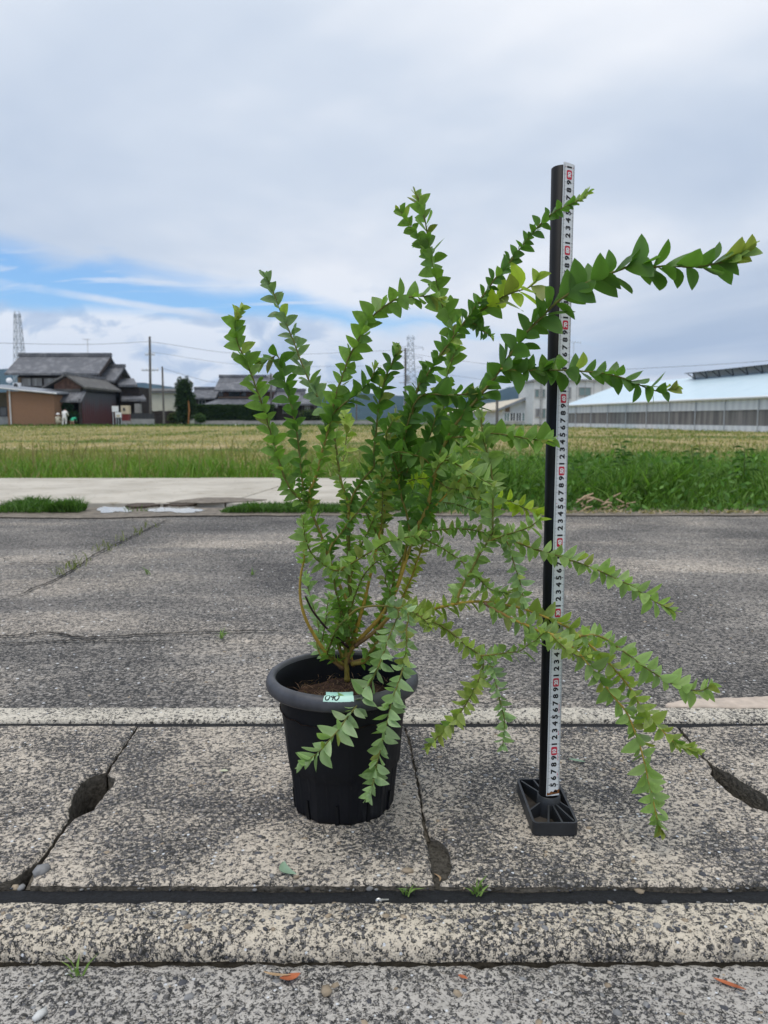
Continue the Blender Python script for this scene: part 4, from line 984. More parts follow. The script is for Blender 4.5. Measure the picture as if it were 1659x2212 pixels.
# rank weeds on the right-hand verge
n = 42000; X = rng.uniform(-.25, 7.5, n); Yg = Y_ROAD + .02 + rng.random(n) ** 1.1 * 3.4
k = clumpy(X, Yg, 1.6, 8); k2 = clumpy(X, Yg, 5, 2); ramp_ = np.clip((Yg - Y_ROAD) / .55, .12, 1); ramp_ *= np.where(X < .25, np.clip((X + .3) / .6, .2, 1), 1)
hg = np.clip((.17 + .15 * rng.random(n) + .15 * k + .06 * k2) * ramp_, .03, .6)
fine_ = (k < .12)
zb = np.interp(Yg, [6.5, 7.4, 9], [-.014, -.03, FZ])
gw = blades(np.stack([X, Yg, zb], 1), hg, np.where(fine_, rng.uniform(.004, .010, n), rng.uniform(.009, .018, n)), rng.uniform(.15, .95, n), mixcol(n, (.075, .165, .024), (.16, .275, .055), .4))
# broad leaves low in the weeds
n = 5200; X = rng.uniform(0, 6.5, n); Yg = Y_ROAD + .08 + rng.random(n) ** 1.4 * 1.7; zz = rng.uniform(.02, .32, n) * np.clip((Yg - Y_ROAD) / .6, .15, 1)
V, T, K = leaf_cloud(np.stack([X, Yg, zz], 1), .026, mixcol(n, (.06, .15, .028), (.15, .27, .065), .4))
tag(link('verge_weeds', np_mesh('verge_weeds', *join(gw, (V, T, K))), M['grass']), 'rank dark green weeds on the verge beside the road', 'weeds', kind='stuff')
# tall leafy weed stalks one can tell apart
def weed(x, y, h_, seed):
    r = random.Random(seed); o = empty('tall_weed', (x, y, -.01), 'tall leafy green weed stalk standing out of the verge weeds', 'weed', 'tall weeds on the verge')
    tip = P((x + r.uniform(-.05, .05), y + r.uniform(-.04, .04), h_)); MB().tube([(x, y, -.02), ((x + tip.x) / 2 + .01, y, h_ * .5), tip], [.006, .005, .003], 5).build('stem', M['weed_stem'], o)
    m = MB()
    for i in range(16):
        f = .25 + .75 * i / 15; c = P((x, y, 0)).lerp(tip, f); a = i * 2.4 + seed; L = (.15 - .07 * f) * r.uniform(.8, 1.2); d = P((math.cos(a), math.sin(a), .35)); s = P((-math.sin(a), math.cos(a), 0)) * L * .11
        q1 = c + d * L * .5; q2 = c + d * L - P((0, 0, L * .35)); m.add([c, q1 - s, q2, q1 + s], [(0, 1, 2), (0, 2, 3)])
    m.build('leaves', M['weed_leaf'], o)
plain('weed_stem', (.12, .17, .05), .8, .2, .3, 30); plain('weed_leaf', (.10, .21, .04), .6, .3, .35, 9)
for i, (px, Yw_, h_) in enumerate(((1338, 5.7, .36), (1352, 5.8, .40), (1205, 5.5, .30), (1500, 5.9, .36), (1610, 5.6, .37))): weed(at(px, 1000, Yw_).x, Yw_, h_, i)

# short tufts between road and path, in the crack and at the slab edges
def strip(name, label, x0, x1, y0, y1, n, hmin, hmax, c0=(.05, .12, .02), c1=(.10, .19, .04), z=.012):
    X = rng.uniform(x0, x1, n); Yg = rng.uniform(y0, y1, n); k = clumpy(X, Yg, 4, x0); keep = k > -.35; X, Yg, k = X[keep], Yg[keep], k[keep]; n = len(X)
    fade = np.clip(np.minimum(X - x0, x1 - X) / (.12 * (x1 - x0)) + .25, .2, 1)
    hh = np.clip((rng.uniform(hmin, hmax, n) + .05 * k) * fade, .012, .3)
    tag(link(name, np_mesh(name, *blades(np.stack([X, Yg, np.full(n, z)], 1), hh, rng.uniform(.004, .009, n), rng.uniform(.2, 1.1, n), mixcol(n, c0, c1))), M['grass']), label, 'grass', kind='stuff')
xg = lambda px: ground(px, 1098).x
strip('verge_grass', 'green grass strip at the road edge left of the puddles', xg(-260), xg(152), Y_ROAD + .0, Y_ROAD + .30, 6000, .025, .075)
strip('verge_grass', 'small grass tuft at the road edge beside the first puddle', xg(140), xg(212), Y_ROAD + .02, Y_ROAD + .16, 700, .03, .09)
strip('verge_grass', 'grass strip at the road edge behind the shrub', xg(500), xg(960), Y_ROAD + .0, Y_ROAD + .22, 4600, .02, .065)
strip('verge_grass', 'sparse grass blades between the two puddles', xg(300), xg(345), Y_ROAD + .06, Y_ROAD + .2, 160, .02, .07)
strip('verge_grass', 'long grass strip beyond the left edge of the path', -9, xg(-255), Y_ROAD + .0, Y_ROAD + .25, 4500, .04, .11)
pc = [ground(x, y) for x, y in ((135, 1246), (155, 1234), (215, 1195), (222, 1192), (240, 1184), (262, 1172), (285, 1160), (300, 1154), (325, 1143), (180, 1216), (160, 1228))]
B, = [np.concatenate([np.array(q)[None] + rng.normal(0, 1, (10, 3)) * np.array([.022, .008, 0]) for q in pc])]; B[:, 2] = .008; n = len(B)
tag(link('crack_grass', np_mesh('crack_grass', *blades(B, rng.uniform(.012, .045, n), rng.uniform(.003, .006, n), rng.uniform(.3, 1.2, n), mixcol(n, (.13, .16, .05), (.20, .21, .09)))), M['grass']), 'thin dry grass growing along the crack in the road', 'grass', kind='stuff')
def sprig(px, py, label, n=14, h=(.006, .017), col=((.12, .22, .05), (.2, .3, .08)), z=-.006):
    q = ground(px, py); B = np.array(q)[None] + rng.normal(0, .003, (n, 3)); B[:, 2] = z
    o = link('grass_sprig', np_mesh('grass_sprig', *blades(B, rng.uniform(*h, n), rng.uniform(.002, .0035, n), rng.uniform(.5, 1.6, n), mixcol(n, *col))), M['grass']); tag(o, label, 'grass sprig')
sprig(882, 1922, 'small grass sprig at the slab edge in front of the pot'); sprig(1030, 1918, 'small grass sprig at the slab edge in front of the measuring stand', 16)
sprig(168, 2072, 'broken weed sprout with brown roots in the groove by the pavement', 9, (.008, .02), z=-.018); sprig(480, 1383, 'tiny grass tuft on the road behind the pot, left one', 14, (.012, .03), z=.005)
sprig(545, 1245, 'tiny yellow grass tuft on the road far behind the pot', 12, (.012, .03), z=.005); sprig(320, 1244, 'tiny upright grass tuft on the road beyond the crack', 10, (.015, .04), z=.005)

# dead stalks thrown on the verge
plain('dry_stalk', (.42, .31, .20), .9, .2, .25, 20)
rs = random.Random(5); da = at(1300, 1085, 4.85)
for i in range(16):
    c = P((da.x + rs.uniform(-.14, .16), 4.74 + rs.uniform(-.05, .12), rs.uniform(.01, .09))); a = rs.uniform(0, 6.28); L = rs.uniform(.06, .17); d = P((math.cos(a), math.sin(a) * .5, rs.uniform(-.35, .75))).normalized() * L
    tag(MB().tube([c - d * .5, c + P((0, 0, .01)), c + d * .5], [.005, .006, .004], 5).build('dead_stalk', M['dry_stalk']), 'dry tan plant stalk in a heap at the verge foot', 'stalk', 'dead stalks on the verge')
n = 900; X = rng.uniform(.1, 6, n); Yg = Y_ROAD - .03 + rng.random(n) * .1
tag(link('straw_litter', np_mesh('straw_litter', *leaf_cloud(np.stack([X, Yg, rng.uniform(.012, .02, n)], 1), .016, mixcol(n, (.30, .24, .16), (.45, .36, .26)))), M['grass']), 'dry straw litter along the foot of the weedy verge', 'straw', kind='stuff')

# gravel and pebbles worn out of the concrete
plain('pebble_dark', (.07, .072, .082), .75, .3, .4, 90); plain('pebble_grey', (.20, .20, .20), .75, .3, .3, 90); plain('pebble_tan', (.30, .24, .17), .75, .3, .3, 90); plain('pebble_pale', (.60, .60, .58), .7, .3, .15, 90)
def peb(rs, c, r, flat=.45):
    bm = bmesh.new(); bmesh.ops.create_icosphere(bm, subdivisions=1, radius=1.0); a = rs.uniform(0, 6.28); s = rs.random() * 50; e = rs.uniform(.55, .9); out = []
    for v in bm.verts:
        k = 1 + .35 * mnoise.noise(v.co * 1.3 + P((s, 0, 0))); x, y, z = v.co.x * r * k, v.co.y * r * k * e, v.co.z * r * flat * k
        out.append((c[0] + x * math.cos(a) - y * math.sin(a), c[1] + x * math.sin(a) + y * math.cos(a), c[2] + z))
    fs = [tuple(v.index for v in f.verts) for f in bm.faces]; bm.free(); return out, fs
def inside(x, y, Q, e=.007):
    for dx, dy in ((e, 0), (-e, 0), (0, e), (0, -e)):
        c = False; j = len(Q) - 1
        for i in range(len(Q)):
            if (Q[i].y > y + dy) != (Q[j].y > y + dy) and x + dx < (Q[j].x - Q[i].x) * (y + dy - Q[i].y) / (Q[j].y - Q[i].y) + Q[i].x: c = not c
            j = i
        if not c: return False
    return True
def pebbles(y0, y1, z, n, rmin, rmax, parent, mats=('pebble_dark', 'pebble_dark', 'pebble_grey', 'pebble_grey', 'pebble_tan'), hw=.75, slab_only=False):
    groups = {}
    rs = random.Random(int(y0 * 1000))
    for i in range(n):
        y = rs.uniform(y0, y1); x = rs.uniform(-hw, hw) * (y / .9)
        if slab_only and not any(inside(x, y, q) for q in slabs): continue
        r = rmin + (rmax - rmin) * rs.random() ** 2.6; m_ = rs.choice(mats)
        groups.setdefault(m_, MB()).add(*peb(rs, (x, y, z - r * .22), r))
    for m_, g in groups.items(): tag(g.build('embedded_pebbles', M[m_], parent, True), kind='stuff')
pebbles(Y_C + .012, Y_D - .012, 0, 900, .0016, .0065, gutter, slab_only=True)
pebbles(Y_A + .02, Y_B - .01, .002, 420, .0018, .006, kerb)
pebbles(.45, Y_A - .015, ZP, 620, .0016, .0075, pave)
pebbles(Y_E + .008, Y_F - .006, .001, 120, .002, .006, far_kerb)
pebbles(Y_F + .02, 3.4, .0015, 1500, .0025, .0065, bpy.data.objects['road'], ('pebble_dark', 'pebble_grey', 'pebble_pale', 'pebble_tan'))
pebbles(Y_B - .004, Y_B + .012, -.006, 60, .002, .005, kerb); pebbles(Y_C - .006, Y_C + .004, -.006, 70, .0025, .008, gutter)

def loose(name, px, py, r, mt, label, z=0.0, flat=.5):
    q = ground(px, py, z); v, f = peb(random.Random(int(px)), (q.x, q.y, z + r * flat * .7), r, flat); tag(MB().add(v, f).build(name, M[mt], None, True), label, 'stone')
loose('pebble', 85, 2200, .0095, 'pebble_pale', 'white stone lying on the near pavement corner', ZP)
loose('pebble', 880, 1883, .009, 'pebble_tan', 'flat brown pebble on the slab left of the notch', 0, .3)
loose('pebble', 640, 1897, .0045, 'pebble_tan', 'tiny brown pebble beside the curled fallen leaf', 0)
loose('pebble', 818, 1893, .003, 'pebble_pale', 'tiny white pebble on the slab in front of the pot')
loose('pebble', 824, 1975, .0035, 'pebble_pale', 'white chip on the kerb just below the screw')
loose('pebble', 705, 2145, .010, 'pebble_tan', 'brown stone set in the near pavement', ZP, .3)
loose('pebble', 90, 1888, .014, 'pebble_grey', 'grey stone exposed at the broken slab corner', -.004, .5)
loose('pebble', 1590, 2035, .006, 'pebble_dark', 'dark stone on the kerb front edge near the dead leaf', 0)

# fallen leaves and a screw
def lying_leaf(px, py, L, wid, ang, curl, mt, label, z=0.002):
    q = ground(px, py, 0); m = MB(); nseg = 8; ca, sa = math.cos(ang), math.sin(ang)
    for i in range(nseg + 1):
        t = i / nseg; w = wid * math.sin(math.pi * min(.98, t * .93 + .05)) ** .8; bend = curl * L * (t - .5) ** 2 * 4
        for s in (-1, 0, 1):
            x = (t - .5) * L; y = s * w * .5 + bend * .8; zz = z + abs(s) * w * .28 + .25 * abs(bend)
            m.v.append((q.x + x * ca - y * sa, q.y + x * sa + y * ca, zz))
    for i in range(nseg):
        for s in range(2): m.f.append((i * 3 + s, (i + 1) * 3 + s, (i + 1) * 3 + s + 1, i * 3 + s + 1))
    tag(m.build('fallen_leaf', M[mt], None, True), label, 'leaf')
plain('sage_leaf', (.22, .32, .22), .5, .3, .15, 60); plain('pale_leaf', (.45, .47, .33), .6, .3, .2, 60); plain('dead_leaf', (.36, .11, .045), .7, .3, .3, 60); plain('dry_leaf', (.38, .26, .15), .8, .2, .3, 60)
lying_leaf(615, 1886, .034, .013, R(-55), .28, 'sage_leaf', 'curled sage green leaf fallen on the slab')
lying_leaf(484, 1669, .013, .008, R(10), .1, 'pale_leaf', 'small pale leaf fallen on the slab left of the pot')
lying_leaf(1246, 1647, .027, .008, R(-25), .12, 'sage_leaf', 'narrow green leaf fallen on the slab behind the stand')
lying_leaf(1578, 2096, .032, .006, R(-32), .06, 'dead_leaf', 'orange brown dead leaf lying on the near pavement', ZP + .002)
lying_leaf(628, 2083, .022, .010, R(20), .2, 'dead_leaf', 'crumpled orange leaf scrap in the groove below the pot', -.017)
lying_leaf(1000, 2080, .011, .005, R(-30), .1, 'dead_leaf', 'tiny orange leaf scrap in the groove', -.017)
lying_leaf(597, 2079, .03, .004, R(-8), .1, 'dry_leaf', 'dry tan stalk in the groove beside the orange scrap', -.015)
lying_leaf(950, 1880, .018, .003, R(110), .3, 'dry_leaf', 'curved dry stalk lying in the slab notch', -.010)
lying_leaf(850, 1952, .015, .004, R(5), .1, 'dead_leaf', 'reddish leaf scrap on the rubber strip beside the screw', -.006)
lying_leaf(175, 1862, .016, .003, R(70), .1, 'dead_leaf', 'thin reddish stalk stuck in the slab joint', -.001)
sc_ = ground(818, 1952, -.004); scr = empty('screw', sc_, 'small steel cross-head screw lying on the rubber strip', 'screw')
plain('steel', (.55, .54, .50), .35, .5, .2, 200, 0, .8)
hd = MB().lathe([(.0004, .0012), (.0036, .0012), (.0040, .0004), (.0030, -.001), (.0014, -.0022)], 16).build('head', M['steel'], scr, True)
mw = Matrix.Translation(sc_ + P((0, -.001, .004))) @ Matrix.Rotation(R(72), 4, 'X'); hd.matrix_basis = mw
cr1 = MB().box(-.0019, .0019, -.0005, .0005, .0011, .00145).box(-.0005, .0005, -.0019, .0019, .0011, .00146).build('cross_slot', M['dark_metal'], scr); cr1.matrix_basis = mw
shk = MB().tube([sc_ + P((.001, .002, .0035)), sc_ + P((.012, .005, .002))], [.0014, .0008], 8).build('shank', M['steel'], scr)

# ================================================================== POT
plain('pot_plastic', (.006, .007, .009), .5, .25, .35, 14)
N, p, o = mat('pot_rim', .5, .45); co = obj_co(N)
N.set(p.inputs['Base Color'], N.ramp(N.noise(co, 22, 6, .65), [(.35, (.036, .037, .043)), (.7, (.078, .079, .088))]))
N, p, o = mat('pot_wall', .46, .26); co = obj_co(N)
dn = N.noise(N.mapping(co, scale=(1, 1, .5)), 30, 6, .7); sc2 = N.noise(N.mapping(co, scale=(6, 6, .6)), 20, 4, .6)
c = N.mix(N.smooth(dn, .52, .78), (.005, .006, .009), (.026, .027, .029)); c = N.mix(N.math('MULTIPLY', N.smooth(sc2, .68, .78), .25), c, (.12, .11, .10))
N.set(p.inputs['Base Color'], c); N.set(p.inputs['Roughness'], N.ramp(dn, [(.3, .45), (.7, .7)]))
PC = at(740, 1464, 1.108); PX, PYc = PC.x, 1.108
pot = empty('plant_pot', (PX, PYc, 0), 'black ribbed plastic plant pot with grey rolled rim', 'plant pot')
NF = 10
def pot_mod(i, r, z, a):
    """round under the rim, faceted panels with slit ribs towards the foot"""
    f = max(0.0, min(1.0, (.172 - z) / .13)); s = 2 * math.pi / NF; t = ((a + .12) % s) / s - .5
    flat = math.cos(s / 2) / math.cos(t * s)
    k = (flat / ((1 + math.cos(s / 2)) / 2) - 1) * f * 1.25
    rib = .0009 * f * (1 if abs(abs(t) - .20) < .02 and z < .066 else 0)
    groove = -.0016 * f * (1 if .462 < t < .49 else 0)
    return r * (1 + k) + rib + groove
wallp = [(.060, .004), (.0725, .0), (.0742, .0035), (.0752, .012), (.0765, .03), (.0790, .052), (.0802, .062), (.0812, .0655), (.0836, .070), (.0856, .09), (.0885, .120), (.0915, .148), (.0940, .168), (.0948, .176), (.0960, .182)]
MB().lathe(wallp, 288, (PX, PYc, 0), pot_mod).build('wall', M['pot_wall'], pot, True)
MB().lathe([(.0985, .197), (.0955, .190), (.0930, .176), (.0900, .150), (.085, .12), (.05, .12)], 96, (PX, PYc, 0)).build('inner_wall', M['pot_plastic'], pot, True)
RIM = [(.0955, .1815), (.1030, .1795), (.1085, .1805), (.1118, .1840), (.1129, .1895), (.1122, .1955), (.1095, .2003), (.1058, .2025), (.1020, .2022), (.0995, .2002), (.0984, .1970)]
MB().lathe(RIM, 128, (PX, PYc, 0)).build('rim', M['pot_rim'], pot, True)
for k in range(NF):                                              # drainage slits cut up from the foot
    a = 2 * math.pi * (k + .5) / NF - .12 + .05
    rad = P((math.cos(a), math.sin(a), 0)); tan = P((-math.sin(a), math.cos(a), 0)); c = P((PX, PYc, 0)) + rad * .0745
    MB().slab([c - tan * .0030 + P((0, 0, .0005)), c + tan * .0030 + P((0, 0, .0005)), c + tan * .0016 + rad * .0026 + P((0, 0, .030)), c - tan * .0016 + rad * .0026 + P((0, 0, .030))], .0034, rad * -1).build('slit', M['pot_plastic'], pot)
# paper tape label stuck over the rim, hand-written number
def rim_uv(u, v, off):
    """u: angle from the front (m along the rim), v: 0 at the inner edge, down the outside"""
    L = [(r, z) for r, z in RIM[::-1]][1:]; s = [0]
    for i in range(1, len(L)): s.append(s[-1] + math.hypot(L[i][0] - L[i - 1][0], L[i][1] - L[i - 1][1]))
    r = np.interp(v, s, [q[0] for q in L]); z = np.interp(v, s, [q[1] for q in L]); e = .0006
    dr = np.interp(v + e, s, [q[0] for q in L]) - np.interp(v - e, s, [q[0] for q in L]); dz = np.interp(v + e, s, [q[1] for q in L]) - np.interp(v - e, s, [q[1] for q in L])
    ln = math.hypot(dr, dz) or 1; r += off * -dz / ln; z += off * dr / ln
    a = -math.pi / 2 + u / .112
    return P((PX + r * math.cos(a), PYc + r * math.sin(a), z))
plain('mint_paper', (.50, .74, .64), .75, .25, .05, 60); plain('ink', (.01, .01, .012), .7, .2, .1, 60)
lab = MB(); nu, nv = 26, 12; u0, u1, v0, v1 = -.0195, .0225, -.0065, .0150
for j in range(nv + 1):
    for i in range(nu + 1):
        u = u0 + (u1 - u0) * i / nu; v = v0 + (v1 - v0) * j / nv + (.0007 * mnoise.noise((i * 1.9, 3, 0)) if j in (0, nv) else 0)
        q = rim_uv(u - .0012 * j / nv, max(0, v), .0005); 
        if v < 0: q = q + P((0, .0, -v * .9))
        lab.v.append(tuple(q))
for j in range(nv):
    for i in range(nu): lab.f.append((j * (nu + 1) + i, (j + 1) * (nu + 1) + i, (j + 1) * (nu + 1) + i + 1, j * (nu + 1) + i + 1))
lb = lab.build('paper_label', M['mint_paper'], pot, True); lb['label'] = 'mint paper tape label with a handwritten number'
def stroke(pts, w=.00075):
    Q, L = catmull([P((a, b, 0)) for a, b in pts], 22); m = MB()
    for i, q in enumerate(Q):
        t = Q[min(i + 1, 21)] - Q[max(i - 1, 0)]; t = t / (np.linalg.norm(t) + 1e-9); nx_, ny_ = -t[1] * w, t[0] * w
        m.v += [tuple(rim_uv(q[0] + nx_, q[1] + ny_, .00085)), tuple(rim_uv(q[0] - nx_, q[1] - ny_, .00085))]
    for i in range(21): m.f.append((2 * i, 2 * i + 1, 2 * i + 3, 2 * i + 2))
    m.build('handwriting', M['ink'], lb)
def zero(cx, cy, rx=.0030, ry=.0040): stroke([(cx + rx * math.sin(t) + .0012 * math.cos(t) * .6, cy - ry * math.cos(t)) for t in np.linspace(0, 6.4, 12)])
zero(-.0150, .0088); zero(-.0020, .0086)
stroke([(-.0062, .0068), (-.0074, .0052), (-.0092, .0058), (-.0096, .0078), (-.0080, .0088), (-.0064, .0072), (-.0062, .0060), (-.0070, .0100), (-.0080, .0124)])
# soil
N, p, o = mat('soil', .95, .15); co = obj_co(N); sn = N.noise(co, 160, 7, .7)
N.set(p.inputs['Base Color'], N.ramp(sn, [(.35, (.02, .013, .010)), (.6, (.085, .05, .035)), (.75, (.17, .11, .07))])); N.set(p.inputs['Normal'], N.n('ShaderNodeBump', i_Strength=1., i_Distance=.006, i_Height=sn))
m = MB(); nr = 26
for j in range(nr + 1):
    for k in range(72):
        r = .0938 * j / nr; a = 2 * math.pi * k / 72; x, y = r * math.cos(a), r * math.sin(a)
        m.v.append((PX + x, PYc + y, .152 + .015 * math.exp(-(((x - .0) / .05) ** 2 + ((y - .055) / .045) ** 2)) + .0035 * mnoise.noise((x * 70, y * 70, 0)) + .0022 * mnoise.noise((x * 190, y * 190, 5))))
for j in range(nr):
    for k in range(72): m.f.append((j * 72 + k, (j + 1) * 72 + k, (j + 1) * 72 + (k + 1) % 72, j * 72 + (k + 1) % 72))
tag(m.build('potting_soil', M['soil'], None, True), 'dark brown fibrous potting soil inside the black pot', 'soil', kind='stuff')
n = 260; a = rng.uniform(0, 6.28, n); r = .09 * np.sqrt(rng.random(n)); B = np.stack([PX + r * np.cos(a), PYc + r * np.sin(a), np.full(n, .168)], 1)
tag(link('soil_fibres', np_mesh('soil_fibres', *blades(B, rng.uniform(.003, .009, n), rng.uniform(.0008, .0016, n), rng.uniform(.8, 3.5, n), mixcol(n, (.12, .07, .045), (.24, .16, .10)))), M['grass']), 'loose brown bark fibres lying on the potting soil', 'fibres', kind='stuff')

# ================================================================== SHRUB
CROP = {'A': (438.9, 384.0, .26455), 'B': (822.9, 384.0, .26455), 'C': (1152.1, 329.2, .30555), 'D': (493.7, 877.8, .2728), 'E': (822.9, 877.8, .2728), 'F': (1097.2, 1097.2, .33476), 'G': (548.6, 1316.7, .2513), 'd': (0, 0, 1.0)}
TINT = {'pm': (.175, .265, .115), 'dk': (.085, .180, .030), 'md': (.140, .245, .046), 'sg': (.205, .305, .090), 'ly': (.270, .355, .075), 'yl': (.38, .50, .045), 'pl': (.235, .345, .145), 'ol': (.20, .235, .05)}  # darker greens on upper branches put their backlit look into the colour
BASE = at(750, 1470, 1.163); BASE.z = .170
